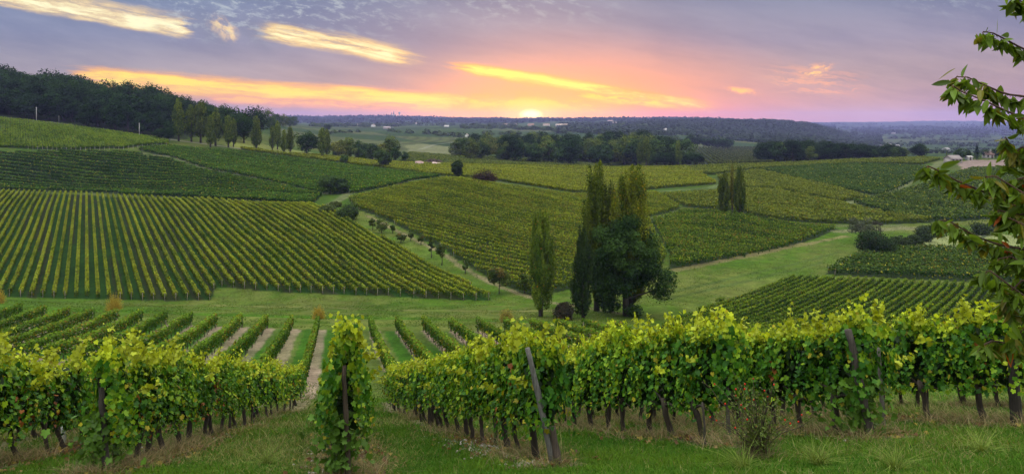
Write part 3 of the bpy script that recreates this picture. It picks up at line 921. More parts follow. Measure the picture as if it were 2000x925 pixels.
def near_row(idx, x0, y0, ye, FDIR, label, rng):
    L_ = (ye - y0) / FDIR[1]
    N2 = np.array([-FDIR[1], FDIR[0]])       # to the left of the row
    root = empty("vine_row", (x0, y0, hz(x0, y0)))
    tag(root, label, "vine row", "tall near vine rows running down the slope")
    org = np.array([x0, y0, hz(x0, y0)])
    # every vine carries shoots that arch out over the wires and hang down; leaves sit along them
    mid = min(L_, 11.0)
    nsh = int(mid * 62 + (L_ - mid) * 30)
    tv = np.concatenate([rng.uniform(-.25, mid, int(mid * 62)), rng.uniform(mid, max(L_, mid + .01), nsh - int(mid * 62))])
    vine = np.round(tv / 1.0)                                   # shoots gather round each stock
    tv = np.where(rng.rand(nsh) < .55, vine * 1.0 + rng.normal(0, .24, nsh), tv)
    tv = np.clip(tv, -.32, L_)
    vig = vnoise(vine * 3.7 + idx * 17, vine * 0 + idx * 5)     # vigour of the stock
    side = np.where(rng.rand(nsh) < .5, 1.0, -1.0)
    crest = ROW_TOP[idx] - .12 + .42 * (vig - .5) + .30 * (vnoise(tv / .45 + idx * 9, tv * 0 + 2) - .5)
    upw = rng.rand(nsh) < .34
    ztop = np.where(upw, crest - rng.uniform(.1, .5, nsh), crest - rng.uniform(.0, .75, nsh))
    ln = np.where(upw, rng.uniform(.15, .52, nsh), rng.uniform(.65, 1.45, nsh) * (.75 + .5 * vig))
    outw = rng.uniform(.10, .36, nsh) * (.7 + .6 * vig)
    hue = np.clip(rng.rand(nsh) * .7 + .5 * (vig - .5) + .15, 0, 1)
    m_ = 20
    sp_ = (np.arange(m_)[None, :] + rng.rand(nsh, m_)) / m_
    wave = rng.normal(0, .05, (nsh, 1)) * np.sin(sp_ * 5 + rng.uniform(0, 6, (nsh, 1)))
    lat = side[:, None] * np.where(upw[:, None], .05 + .14 * sp_ * rng.uniform(-.5, 1, (nsh, 1)), .05 + outw[:, None] * np.sqrt(sp_) * 1.1)
    zl = np.where(upw[:, None], ztop[:, None] + ln[:, None] * sp_, ztop[:, None] - ln[:, None] * np.clip(sp_, 0, 1) ** 1.35)
    tl = tv[:, None] + wave + rng.normal(0, .035, (nsh, m_)) + (rng.normal(0, .12, (nsh, 1)) * sp_)
    lat = lat + rng.normal(0, .045, (nsh, m_))
    hem = .27 + .45 * vnoise(tl / .7 + idx * 31, tl * 0 + 4)
    keepm = (zl > hem).ravel()
    keepm &= ~((rng.rand(nsh * m_) < .45) & (np.repeat(tv, m_) > 11))
    tt = tl.ravel(); lat = lat.ravel(); z = zl.ravel(); sd = np.repeat(side, m_); up_ = np.repeat(upw, m_); sq = sp_.ravel(); n = len(tt)
    endcap = tt < .15
    P = np.stack([x0 + FDIR[0] * tt + N2[0] * lat, y0 + FDIR[1] * tt + N2[1] * lat, z], 1)
    P[:, 2] += height(x0 + FDIR[0] * tt, y0 + FDIR[1] * tt)
    nr = unit(n, rng) * .75
    nr[:, 0] += N2[0] * sd * .9 - FDIR[0] * endcap * 1.2; nr[:, 1] += N2[1] * sd * .9 - FDIR[1] * endcap * 1.2
    nr[:, 2] += .5
    tip = unit(n, rng) * .55; tip[:, 2] -= .9; tip[:, :2] += (N2 * sd[:, None]) * .3
    size = rng.uniform(.045, .118, n) * np.where(tt > 11, 1.3, 1.0) * np.where(up_, 1.05 - .45 * sq, 1.1 - .35 * sq)
    # colours: young yellow tips painted sunlit, lit specks painted among dark leaves, some turned
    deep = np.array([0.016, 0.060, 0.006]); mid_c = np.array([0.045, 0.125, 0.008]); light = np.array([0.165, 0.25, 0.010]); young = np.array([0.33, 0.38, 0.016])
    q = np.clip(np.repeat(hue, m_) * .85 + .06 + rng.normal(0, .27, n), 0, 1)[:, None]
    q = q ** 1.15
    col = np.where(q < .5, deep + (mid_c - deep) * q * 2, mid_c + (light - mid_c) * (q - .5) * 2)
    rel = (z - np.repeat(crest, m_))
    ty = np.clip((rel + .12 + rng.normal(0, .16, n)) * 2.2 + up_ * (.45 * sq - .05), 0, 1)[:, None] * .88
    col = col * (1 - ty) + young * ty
    yy = rng.rand(n) < .025 + .06 * (z < .9)
    col[yy] = np.array([0.24, 0.21, 0.016]) * rng.uniform(.6, 1.2, (yy.sum(), 1))
    rs_ = (rng.rand(nsh) < .018) | ((fbm(tv / 1.1 + idx * 21, ztop + 3, 2) > .72) & (rng.rand(nsh) < .4))
    rust = np.repeat(rs_ & ~upw, m_) & (rng.rand(n) < .6) & (rel < -.35)
    col[rust] = np.array([0.17, 0.06, 0.014]) * rng.uniform(.4, 1.3, (rust.sum(), 1))
    col = col * rng.uniform(.75, 1.25, (n, 1))
    mb = MB()
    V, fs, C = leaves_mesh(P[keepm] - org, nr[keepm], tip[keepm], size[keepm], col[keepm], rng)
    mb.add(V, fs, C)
    # inner leaves close the wall, the shade inside put into their colour
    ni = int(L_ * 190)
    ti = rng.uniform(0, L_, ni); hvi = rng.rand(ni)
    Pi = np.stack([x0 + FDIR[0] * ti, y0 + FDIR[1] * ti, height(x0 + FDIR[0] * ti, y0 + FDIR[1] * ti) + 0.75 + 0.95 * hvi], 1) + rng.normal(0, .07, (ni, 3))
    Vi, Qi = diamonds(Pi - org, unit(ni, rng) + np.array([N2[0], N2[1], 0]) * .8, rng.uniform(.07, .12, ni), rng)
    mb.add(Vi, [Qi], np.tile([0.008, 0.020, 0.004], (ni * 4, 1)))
    # shoots that stick out above and to the side
    shoots = []
    ns = int(L_ * 3.2)
    for j in range(ns):
        t0 = rng.uniform(-.2, L_) if j > 3 else rng.uniform(-.2, 2.5)
        hgt = rng.uniform(.15, .5)
        sd = rng.choice([-1, 1])
        b = np.array([x0 + FDIR[0] * t0 + N2[0] * rng.uniform(-.2, .2), y0 + FDIR[1] * t0 + N2[1] * rng.uniform(-.2, .2), 0])
        b[2] = hz(b[0], b[1]) + ROW_TOP[idx] - .15 + rng.uniform(-.1, .15)
        out = np.array([rng.normal(0, .25), rng.normal(0, .2), 1.0])
        if rng.rand() < .25:
            b[2] -= rng.uniform(.2, .8); out = np.array([N2[0] * sd * .9, N2[1] * sd * .9, .35]); b[:2] += N2 * sd * .25
        shoots.append((b, out / np.linalg.norm(out), hgt))
    for extra in SHOOTS.get(idx, []):
        b = np.array([x0 + FDIR[0] * extra[0] + N2[0] * extra[1], y0 + FDIR[1] * extra[0] + N2[1] * extra[1], 0]); b[2] = hz(b[0], b[1]) + 1.95
        shoots.append((b, np.array([extra[3], 0.0, 1.0]) / sqrt(1 + extra[3] ** 2), extra[2]))
    for b, dr, hgt in shoots:
        m_ = int(4 + hgt * 30)
        s_ = np.linspace(0, 1, m_)
        pts = b + dr * hgt * s_[:, None] + np.array([0.08, 0.0, -0.05]) * hgt * (s_ ** 2)[:, None]
        Vt, ft = tube(pts - org, np.linspace(.007, .003, m_), 4, cap=False); mb.add(Vt, ft, (0.14, 0.15, 0.03))
        pl = pts + rng.normal(0, .045, (m_, 3))
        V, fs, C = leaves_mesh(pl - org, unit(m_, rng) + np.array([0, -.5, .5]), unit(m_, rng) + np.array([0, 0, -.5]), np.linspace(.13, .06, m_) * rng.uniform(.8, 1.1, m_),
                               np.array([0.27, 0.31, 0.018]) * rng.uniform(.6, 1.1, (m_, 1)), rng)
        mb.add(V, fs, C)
    # low suckers at the near end
    if idx in SUCKERS:
        k_ = 260
        hh = rng.rand(k_)
        Ps = np.stack([x0 + FDIR[0] * rng.uniform(-.35, .9, k_) + N2[0] * rng.normal(0, .2, k_), y0 + FDIR[1] * rng.uniform(-.35, .3, k_), hh * 0.9 + .1], 1)
        Ps[:, 2] += height(Ps[:, 0], Ps[:, 1])
        V, fs, C = leaves_mesh(Ps - org, unit(k_, rng) + np.array([0, -.7, .5]), unit(k_, rng) + np.array([0, 0, -.7]), rng.uniform(.07, .13, k_), (np.array([0.05, 0.10, 0.014]) * rng.uniform(.6, 1.9, (k_, 1))), rng)
        mb.add(V, fs, C)
    link("foliage", mb.mesh("foliage", M_VINE), root)
    # grapes and leaves aside: gnarled trunks, each a part
    t0 = 0.5 + rng.uniform(0, .3)
    while t0 < L_:
        b = np.array([x0 + FDIR[0] * t0, y0 + FDIR[1] * t0, 0.0]) + np.array([rng.normal(0, .04), rng.normal(0, .04), 0]); b[2] = hz(b[0], b[1])
        lean = np.array([rng.normal(-.10, .10), rng.normal(0, .08), 0])
        k_ = 7; s_ = np.linspace(0, 1, k_)[:, None]
        pts = b + np.array([0, 0, 1.0]) * (s_ * 0.88 - 0.08) + lean * s_ + np.cumsum(rng.normal(0, .018, (k_, 3)), 0)
        r_ = np.array([.075, .06, .052, .05, .054, .06, .035]) * rng.uniform(.75, 1.2)
        V, fs = tube(pts - org, r_, 7, rng, .22)
        mbt = MB(); mbt.add(V, fs, np.array([0.034, 0.027, 0.021]) * rng.uniform(.7, 1.3))
        for sg in (-1, 1):                           # the two arms along the wire
            a_ = pts[-2]; tip_ = a_ + np.array([FDIR[0] * sg * .4, FDIR[1] * sg * .4, .14])
            V, fs = tube(np.array([a_, (a_ + tip_) / 2 + [0, 0, .06], tip_]) - org, [.03, .024, .015], 5); mbt.add(V, fs, (0.034, 0.027, 0.021))
        link("trunk", mbt.mesh("trunk", M_BARK, True), root)
        t0 += rng.uniform(.85, 1.15) if t0 < 14 else 1.6
    # trellis wires
    mbw = MB()
    for hw in (0.72, 1.15, 1.6):
        q = np.linspace(0, L_, 12)
        pts = np.stack([x0 + FDIR[0] * q, y0 + FDIR[1] * q, height(x0 + FDIR[0] * q, y0 + FDIR[1] * q) + hw], 1) - org
        V, fs = tube(pts, np.full(12, .003), 3, cap=False); mbw.add(V, fs, (0.25, 0.25, 0.25))
    w_ = link("trellis_wire", mbw.mesh("trellis_wire", M_METAL), root)
    return root


ROW_TOP = [2.0, 2.05, 2.1, 2.3, 2.1, 2.26, 2.1, 2.12, 2.0, 2.0]
SHOOTS = {3: [(0.1, -.12, .62, .12), (0.25, -.05, .45, .1), (0.0, .2, .22, -.1)], 4: [(0.55, .42, .55, .10), (0.75, .36, .35, .05), (.3, -.2, .2, .1)],
          5: [(0.6, .25, .45, -.1), (0.3, -.1, .38, .25), (1.4, 0, .35, .2), (.1, -.3, .3, .3)], 2: [(1.2, -.1, .5, .5), (3.0, -.2, .7, .1), (4.0, 0, .5, .1), (-.1, .4, .4, .3)],
          6: [(.5, 0, .4, .1), (1.2, .2, .4, -.1)], 7: [(.4, .1, .35, .3), (1.0, 0, .4, .1), (2.0, 0, .35, 0)], 1: [(1.5, 0, .75, .5), (1.7, .1, .6, .4)]}
SUCKERS = {2, 3, 6}
ROW_LABELS = [
    "near vine row off the left edge, second left of the black leaning post",
    "rust tinged near vine row at the left edge, beside the white stake",
    "near vine row with a black leaning post half hidden in its leaves, left foreground",
    "narrow vine row seen end on, its leafy end column alone in the middle",
    "near vine row ending at the tall grey weathered leaning post",
    "near vine row behind the wild rose bush, ending at the thin stakes",
    "near vine row ending at the thick dark leaning post with suckers round its foot",
    "near vine row ending at the thick trunk beside the hanging cherry leaves",
    "vine row partly behind the cherry leaves at the right edge",
    "vine row at the far right behind the cherry trunk",
]


def near_vines():
    rng = np.random.RandomState(5)
    for i, (x0, y0, ye, dr) in enumerate(FROWS):
        near_row(i, x0, y0, ye, dr, ROW_LABELS[i], rng)
    # posts, each a thing of its own
    def post(x, y, lean, h, r, col, label, k=9):
        b = np.array([x, y, hz(x, y)])
        n = 12; s = np.linspace(0, 1, n)[:, None]
        pts = np.array([0, 0, -.3]) * (1 - s) + (np.array([lean[0], lean[1], h])) * s + np.cumsum(rng.normal(0, .006, (n, 3)), 0) * (s > .1)
        rr = r * np.linspace(1.15, .8, n) * rng.uniform(.92, 1.08, n)
        V, fs = tube(pts, rr, k, rng, .16)
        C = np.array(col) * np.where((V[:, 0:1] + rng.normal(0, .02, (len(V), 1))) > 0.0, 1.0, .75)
        o = link("wooden_post", make_mesh("wooden_post", V, fs, C, M_WOOD), None, b)
        tag(o, label, "post", "wooden trellis posts at the row ends")
        return o
    x, y, _, _ = FROWS[2]; post(x + .16, y - .20, (-.22, .15, ), 1.66, .055, (0.04, 0.034, 0.03), "black tilted post with a pale broken wire, half buried in left foreground leaves")
    x, y, _, _ = FROWS[3]; post(x + .09, y - .24, (-.06, .0), 1.75, .042, (0.05, 0.036, 0.026), "dark upright post inside the leafy end column in the middle")
    x, y, _, _ = FROWS[4]; post(x + .12, y - .34, (-.50, .15), 1.78, .05, (0.105, 0.10, 0.095), "tall grey weathered post leaning left at the row end beside dead leaves")
    V_, f_ = None, None
    post(x + .2, y - .40, (-.16, .1), .55, .06, (0.06, 0.045, 0.036), "short split dark stump braced against the grey leaning post")
    x, y, _, _ = FROWS[6]; post(x + .05, y - .22, (-.42, .1), 1.8, .07, (0.055, 0.046, 0.04), "thick dark post leaning left with a grey top, among right hand suckers")
    x, y, _, _ = FROWS[5]; post(x - .5, y - .2, (-.02, .05), .75, .022, (0.05, 0.042, 0.035), "thin dark stake standing left of the wild rose")
    post(x + .02, y + .05, (-.03, .05), .95, .035, (0.075, 0.065, 0.055), "greyish stake close beside the wild rose stems")
    x, y, _, _ = FROWS[7]; post(x - 1.72, y + 1.2, (-.08, .05), 1.5, .04, (0.10, 0.09, 0.08), "slim grey post in the gap near the right end")
    post(x - .05, y - .1, (-.12, 0), 1.55, .085, (0.03, 0.025, 0.022), "thick black post under the low hanging cherry leaves")
    x, y, _, _ = FROWS[1]
    px_, py_ = at(128, 868); post(px_, py_, (-.04, 0), .5, .05, (0.42, 0.43, 0.42), "pale plastic sleeved stake among trunks at the left edge")


near_vines()
# ------------------------------------------------------------------ trees and shrubs
def crown_blobs(rng, cen, rad, n, leaf, c1, c2, squash=0.8, inner=0.25, c3=None, p3=0.0):
    """leaf clumps spread over many overlapping lobes. cen (m,3), rad (m,)"""
    m = len(cen)
    w = rad ** 2; w = w / w.sum()
    b = rng.choice(m, n, p=w)
    d = unit(n, rng)
    rr = np.where(rng.rand(n) < inner, rng.uniform(.2, .8, n), rng.uniform(.78, 1.12, n))
    rr = np.where(rng.rand(n) < .10, rng.uniform(1.05, 1.45, n), rr)
    P = cen[b] + d * (rad[b] * rr)[:, None] * np.array([1, 1, squash])
    nr = d * 0.9 + unit(n, rng) * .7 + np.array([0, 0, .25])
    nr /= np.linalg.norm(nr, axis=1)[:, None]
    V, Q = diamonds(P, nr, leaf * rng.uniform(.6, 1.35, n), rng, .7)
    hue = rng.rand(m)[b]
    t = np.clip(hue * .8 + rng.normal(0, .22, n), 0, 1)[:, None]
    col = np.array(c1) * (1 - t) + np.array(c2) * t
    col = col * rng.uniform(.75, 1.25, (n, 1))
    if c3 is not None:
        s = (hue > 1 - p3) | (rng.rand(n) < p3 * .5)
        col[s] = np.array(c3) * rng.uniform(.7, 1.2, (s.sum(), 1))
    return V, Q, np.repeat(col, 4, 0)


def limbs(rng, h, hb, r, targets, k=7):
    """tapered trunk with limbs running to the lobes of the crown"""
    mb = MB()
    n = 8; s = np.linspace(0, 1, n)[:, None]
    top = np.array([rng.normal(0, .03) * h, rng.normal(0, .03) * h, h * .82])
    P = top * s + np.cumsum(rng.normal(0, .006 * h, (n, 3)), 0) * [1, 1, 0]
    P[0, 2] = -.25
    V, f = tube(P, r * np.linspace(1.15, .18, n) * np.array([1.25] + [1] * (n - 1)), k, rng, .08); mb.add(V, f, (0.035, 0.03, 0.025))
    for t in targets:
        z0 = np.clip(t[2] - .35 * np.hypot(t[0], t[1]) - .1 * h, hb, h * .7)
        j = int(np.clip(z0 / (h * .82) * (n - 1), 0, n - 2)); a = P[j] + (P[j + 1] - P[j]) * .5
        mid = (a + t) / 2 + np.array([0, 0, -.03 * h]) + rng.normal(0, .015 * h, 3)
        V, f = tube(np.array([a, mid, t]), r * np.array([.4, .26, .08]), 5, cap=False); mb.add(V, f, (0.035, 0.03, 0.025))
    return mb


def broad_tree(rng, h, w, n, leaf, c1, c2, base=0.12, lobes=30, lean=0.0, c3=None, p3=0.0, rlob=(.16, .27), trunk_r=None):
    th = rng.uniform(0, 2 * pi, lobes); cz = rng.uniform(-1, 1, lobes)
    q = rng.uniform(.45, .82, lobes)
    zc = h * (base + (1 - base) * .52); zr = h * (1 - base) * .5
    rad = rng.uniform(*rlob, lobes) * min(w, h) * .9
    cen = np.stack([np.cos(th) * np.sqrt(1 - cz ** 2) * q * w * .5, np.sin(th) * np.sqrt(1 - cz ** 2) * q * w * .5, zc + cz * q * zr], 1)
    cen[:, 2] = np.maximum(cen[:, 2], h * base + rad * .4)
    cen[:, 0] += lean * (cen[:, 2] / h)
    V, Q, C = crown_blobs(rng, cen, rad, n, leaf, c1, c2, c3=c3, p3=p3)
    # wisps beyond the outline
    tr = limbs(rng, h * .9, h * base * .8, trunk_r or h * .022 + .03, cen[rng.choice(lobes, min(9, lobes), False)])
    return (V, Q, C), tr


def poplar_tree(rng, h, w, n, leaf, c1, c2, base=0.1, c3=None, p3=0.0, blunt=False):
    """fastigiate crown built of steep flame-like plumes"""
    m = int(34 + h * 2.2)
    z0 = base + (rng.rand(m) ** 1.15) * (.80 - base)
    ln = rng.uniform(.17, .34, m) * (1.15 - .5 * z0)
    env = lambda t: np.interp(t, [0, base, base + .08, .28, .48, .70, .86, 1.0], [.10, .22, .50, .92, 1.0, .78, .48, .12])
    if blunt: env = lambda t: np.interp(t, [0, base, base + .08, .28, .48, .72, .90, 1.0], [.10, .25, .55, .92, 1.0, .95, .78, .4])
    th = rng.uniform(0, 2 * pi, m)
    r = env(z0 + ln * .45) * w * .5 * rng.uniform(.15, .86, m)
    # leaders reaching the top at different heights
    k = 5
    z0 = np.concatenate([z0, rng.uniform(.45, .66, k)]); top = np.array([1.0, .97, .93, .9, .86]); ln = np.concatenate([ln, top - z0[-k:]])
    th = np.concatenate([th, rng.uniform(0, 2 * pi, k)]); r = np.concatenate([r, w * np.array([.02, .10, .14, .18, .22]) * (1.5 if blunt else 1)])
    mm = len(z0); pr = w * .17 * rng.uniform(.65, 1.3, mm); pr[-k:] = w * (.17 if blunt else .14)
    wg = pr * ln; wg[-k:] *= 1.8; b = rng.choice(mm, n, p=wg / wg.sum())
    sv = rng.beta(1.25, 1.35, n)
    fl = np.sqrt(sv) * (1 - sv) ** (.42 if blunt else .62) * (1.35 if blunt else 1.55)
    d = unit(n, rng); d[:, 2] *= .3
    rr = np.where(rng.rand(n) < .7, rng.uniform(.72, 1.0, n), rng.uniform(.2, 1.15, n))
    out = r[b] * (.55 + .45 * np.sqrt(np.minimum(sv * 2.2, 1)))
    P = np.stack([np.cos(th[b]) * out, np.sin(th[b]) * out, (z0[b] + ln[b] * sv) * h], 1) + d * (pr[b] * fl * rr)[:, None]
    nr = d * 1.3 + unit(n, rng) * .5 + np.stack([np.cos(th[b]), np.sin(th[b]), np.full(n, .2)], 1) * .4
    nr /= np.linalg.norm(nr, axis=1)[:, None]
    V, Q = diamonds(P, nr, leaf * rng.uniform(.55, 1.3, n), rng, .75)
    hue = rng.rand(mm)[b]
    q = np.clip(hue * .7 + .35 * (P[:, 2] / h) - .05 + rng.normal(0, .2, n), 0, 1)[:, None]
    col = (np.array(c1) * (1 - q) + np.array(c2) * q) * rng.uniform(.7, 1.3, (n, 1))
    if c3 is not None:
        sel = rng.rand(n) < p3
        col[sel] = np.array(c3)
    tr = MB()
    kk = 8; sl = np.linspace(0, 1, kk)[:, None]
    Pt = np.array([0, 0, h * .93]) * sl; Pt[0, 2] = -.25
    Vt, ft = tube(Pt, (h * .014 + .05) * np.linspace(1.25, .1, kk), 7, rng, .1); tr.add(Vt, ft, (0.04, 0.034, 0.028))
    for j in rng.choice(mm, 18):
        e = np.array([np.cos(th[j]) * r[j], np.sin(th[j]) * r[j], (z0[j] + ln[j] * .3) * h]); a = np.array([0, 0, max(.05 * h, e[2] - .14 * h)])
        Vt, ft = tube(np.array([a, a * .4 + e * .6 - [0, 0, .03 * h], e, e + [0, 0, .12 * h]]), np.array([.05, .04, .025, .008]) * h / 14, 4, cap=False); tr.add(Vt, ft, (0.04, 0.034, 0.028))
    return (V, Q, np.repeat(col, 4, 0)), tr


def bush_shape(rng, h, w, n, leaf, c1, c2, c3=None, p3=0.0, lobes=16):
    th = rng.uniform(0, 2 * pi, lobes); q = rng.uniform(0, .68, lobes) ** .7
    cen = np.stack([np.cos(th) * q * w * .5, np.sin(th) * q * w * .5, h * rng.uniform(.22, .72, lobes) * (1.1 - q * .5)], 1)
    rad = rng.uniform(.2, .32, lobes) * min(w, h * 1.2)
    V, Q, C = crown_blobs(rng, cen, rad, n, leaf, c1, c2, c3=c3, p3=p3)
    keep = V.reshape(-1, 4, 3)[:, :, 2].min(1) > -0.05
    V = V.reshape(-1, 4, 3)[keep].reshape(-1, 3); C = C.reshape(-1, 4, 3)[keep].reshape(-1, 3); Q = np.arange(len(V)).reshape(-1, 4)
    mb = MB()
    for j in range(min(8, lobes)):
        a = np.array([cen[j, 0] * .15, cen[j, 1] * .15, -.15])
        Vt, ft = tube(np.array([a, cen[j] * .6, cen[j]]), np.array([.035, .025, .01]) * h / 2.5, 5, cap=False); mb.add(Vt, ft, (0.03, 0.026, 0.02))
    return (V, Q, C), mb


def twig_bush(rng, h, w, c1, c2):
    """round dry bush of fine upright shoots"""
    n = 900
    d = unit(n, rng); d[:, 2] = np.abs(d[:, 2]) * .9 + .02
    d /= np.linalg.norm(d, axis=1)[:, None]
    L_ = rng.uniform(.65, 1.05, n)
    tip = d * L_[:, None] * np.array([w * .5, w * .5, h])
    b = rng.normal(0, .08, (n, 3)) * [w, w, 0] - [0, 0, .05]
    sd = unit(n, rng) * .012
    V = np.stack([b - sd, b + sd, tip], 1).reshape(-1, 3); Fq = np.arange(3 * n).reshape(-1, 3)
    C = np.repeat(np.array(c1) * rng.uniform(.5, 1.2, (n, 1)), 3, 0)
    m = 2600
    i = rng.randint(0, n, m); P = b[i] + (tip[i] - b[i]) * rng.uniform(.45, 1.02, (m, 1)) + rng.normal(0, .03, (m, 3))
    V2, Q2 = diamonds(P, unit(m, rng), .05 * rng.uniform(.7, 1.4, m), rng, .5)
    t = rng.rand(m, 1); C2 = np.repeat((np.array(c1) * t + np.array(c2) * (1 - t)) * rng.uniform(.7, 1.2, (m, 1)), 4, 0)
    return (V, Fq, C), (V2, Q2, C2)


def tree_object(name, parts, loc, label, cat, group=None, rz=0.0, scale=(1, 1, 1), leafname="crown", mat=None):
    """parts: (crown mesh, trunk mesh)"""
    root = empty(name, loc, rz); root.scale = scale
    link(leafname, parts[0], root); link("trunk" if leafname == "crown" else "stems", parts[1], root)
    return tag(root, label, cat, group)


def meshes(name, crown, tr, mat=None, second="trunk"):
    V, Q, C = crown
    return make_mesh(name, V, [Q], C, mat or M_TREE), tr.mesh(name + "_" + second, M_BARK, True)


def stand(u, vb, vt):
    """place and real height of something seen from row vb (foot) to row vt (top)"""
    x, y = at(u, vb)
    return x, y, hz(x, y), (vb - vt) / F * y


DK1, DK2 = (0.010, 0.024, 0.008), (0.022, 0.042, 0.012)
GR1, GR2 = (0.022, 0.045, 0.012), (0.045, 0.075, 0.016)
PO1, PO2 = (0.022, 0.046, 0.008), (0.10, 0.125, 0.014)


def trees():
    rng = np.random.RandomState(33)
    # ---- shared tree kinds for woods
    oaks = [meshes("oak", *broad_tree(rng, 16, 12.5, 2600, .42, (0.006, 0.018, 0.004), (0.021, 0.046, 0.008), base=.10, lobes=26)) for _ in range(5)]
    oakbrush = [meshes("oak", *broad_tree(rng, 16, 13, 2800, .45, (0.005, 0.015, 0.004), (0.017, 0.040, 0.007), base=.0, lobes=30)) for _ in range(3)]
    mixed = [meshes("mixed_tree", *broad_tree(rng, 14, 11, 2200, .42, c1, c2, base=.0, lobes=22)) for c1, c2 in
             (((0.014, 0.032, 0.008), (0.05, 0.085, 0.014)), ((0.024, 0.046, 0.010), (0.09, 0.11, 0.018)), ((0.010, 0.026, 0.008), (0.034, 0.064, 0.014)), ((0.04, 0.06, 0.010), (0.13, 0.13, 0.02)))]
    pops = [meshes("poplar", *poplar_tree(rng, 16, 5.4, 2600, .30, PO1, PO2, base=.09)) for _ in range(4)]

    def put(kind, x, y, h, label, cat, group, h0, name, sx=1.0):
        s = h / h0
        return tree_object(name, kind, (x, y, hz(x, y)), label, cat, group, rng.uniform(0, 6.28), (s * sx, s * sx, s))

    # ---- oak wood on the left hill
    n = 0
    edge = [(-60, 226), (0, 232), (60, 238), (130, 246), (200, 255), (270, 265), (340, 276), (420, 285)]
    for row in range(6):
        for k in range(22):
            u = -60 + (k + (row % 2) * .5) * 25.5 + rng.uniform(-7, 7)
            ve = np.interp(u, [p[0] for p in edge], [p[1] for p in edge])
            x0, y0 = at(u, ve - 2)
            y = y0 + 9 + row * 17 + rng.uniform(-5, 5)
            if u > 330 and row < 2: continue
            if u > 400 and row < 3: continue
            x = (u - U0) / F * y
            if u > 520 - row * 3: continue
            hgt = rng.uniform(15, 21) if row < 3 else rng.uniform(18, 24)
            if u > 330: hgt *= np.interp(u, [330, 500], [.95, .62])
            if row == 0: hgt *= rng.uniform(.6, .95)
            put(oakbrush[rng.randint(3)] if row < 2 else oaks[rng.randint(5)], x, y, hgt, "dark oak in the dense wood above the bright upper vineyard", "tree", "oaks of the wood on the left hill", 16, "oak_tree", rng.uniform(.9, 1.25))
            n += 1
    for (u, vb, vt, sx) in ((476, 279, 224, 1.0), (452, 272, 218, 1.2), (495, 268, 206, 1.1), (440, 262, 204, 1.2), (420, 262, 214, 1.1), (400, 262, 206, 1.0), (312, 274, 250, 1.4), (330, 276, 246, 1.0)):
        x, y = at(u, vb); h = max(6, (vb - vt) / F * y)
        put(oaks[rng.randint(5)], x, y, h, "dark round oak between the hillside poplars and the wood", "tree", "dark trees behind the hillside poplars", 16, "oak_tree", sx)
    for (u, vb, vt) in ((522, 243, 214), (540, 244, 219), (553, 245, 224), (566, 243, 226), (574, 242, 225), (530, 250, 226)):
        x, y = at(u, vb + 4); put(mixed[rng.randint(4)], x, y, (vb - vt + 4) / F * y, "small tree on the ridge tapering off right of the wood", "tree", "small trees at the end of the wood", 14, "ridge_tree", 1.1)

    # ---- poplars along the hillside road
    PL = [(349, 276, 189), (374, 277, 204), (392, 279, 196), (411, 289, 224), (421, 285, 208), (446, 288, 224), (456, 287, 230), (501, 294, 224), (532, 296, 245), (542, 292, 234), (555, 300, 252), (567, 300, 246), (629, 308, 248), (638, 307, 251)]
    PLAB = ["tallest hillside poplar, leftmost of the line, against the dark wood", "slim poplar, second from left in the hillside line", "broad poplar third from left in the hillside line",
            "low leafy poplar in front of its taller neighbour on the hillside", "tall poplar just behind the low leafy one on the hillside", "left poplar of the close pair on the hillside before the dark oak", "right poplar of the close pair on the hillside before the dark oak",
            "lone poplar standing in front of the end of the wood", "short poplar left of the pale hillside pair", "pale poplar behind the short hillside poplars", "plump short poplar with dark foot on the hillside", "slender upright poplar just left of the round dark oak",
            "left trunk of the twin poplars right of the round dark oak", "right trunk of the twin poplars right of the round dark oak"]
    for (u, vb, vt), lab in zip(PL, PLAB):
        x, y, z, h = stand(u, vb, vt)
        put(pops[rng.randint(4)], x, y, h, lab, "poplar", "poplars along the hillside track", 16, "poplar_tree", rng.uniform(.95, 1.25))
    x, y, z, h = stand(599, 304, 256); put(oaks[1], x, y, h, "round dark oak standing between the hillside poplars", "tree", None, 16, "oak_tree", 1.25)
    # grove in the dip
    for (u, vb, vt, k) in ((661, 308, 268, 3), (675, 305, 274, 1), (684, 309, 270, 1), (700, 310, 272, 2), (714, 310, 277, 2), (728, 312, 276, 0), (742, 311, 282, 0), (760, 314, 268, 1), (773, 315, 284, 2), (790, 317, 294, 2), (708, 312, 290, 0), (655, 306, 285, 0), (750, 312, 272, 3)):
        x, y = at(u, vb); put(mixed[k], x, y, (vb - vt) / F * y, "loosely crowned tree in the grove behind the twin hillside poplars", "tree", "trees of the grove in the dip", 14, "grove_tree", rng.uniform(.85, 1.2))
    x, y, z, h = stand(640, 256, 242); put(oaks[2], x, y, h, "small dark tree alone beyond the twin hillside poplars", "tree", None, 16, "oak_tree", 1.2)
    # middle wood
    for k in range(270):
        u = rng.uniform(890, 1335); dd = rng.rand() ** .9
        y = 470 + dd * 250
        lim = np.interp(u, [890, 930, 1150, 1230, 1290, 1340], [.35, .75, .8, 1.0, .55, .2])
        if dd > lim: continue
        x = (u - U0) / F * y
        put(mixed[rng.choice(4, p=[.35, .25, .25, .15])] if rng.rand() < .75 else oakbrush[rng.randint(3)], x, y, rng.uniform(11, 17.5) * (1.2 if u > 1180 else 1), "leafy tree in the wood across the middle of the valley", "tree", "trees of the middle wood", 14, "wood_tree", rng.uniform(.95, 1.3))
    for (u, y, h, lab) in ((1262, 452, 21, "tall bluish poplar at the right end of the middle wood"), (1250, 456, 17, "shorter poplar against the tall bluish poplar of the middle wood"), (1325, 470, 18, "lone poplar between two dark bushes right of the middle wood")):
        x = (u - U0) / F * y; put(pops[rng.randint(4)], x, y, h, lab, "poplar", None, 16, "poplar_tree", 1.15)
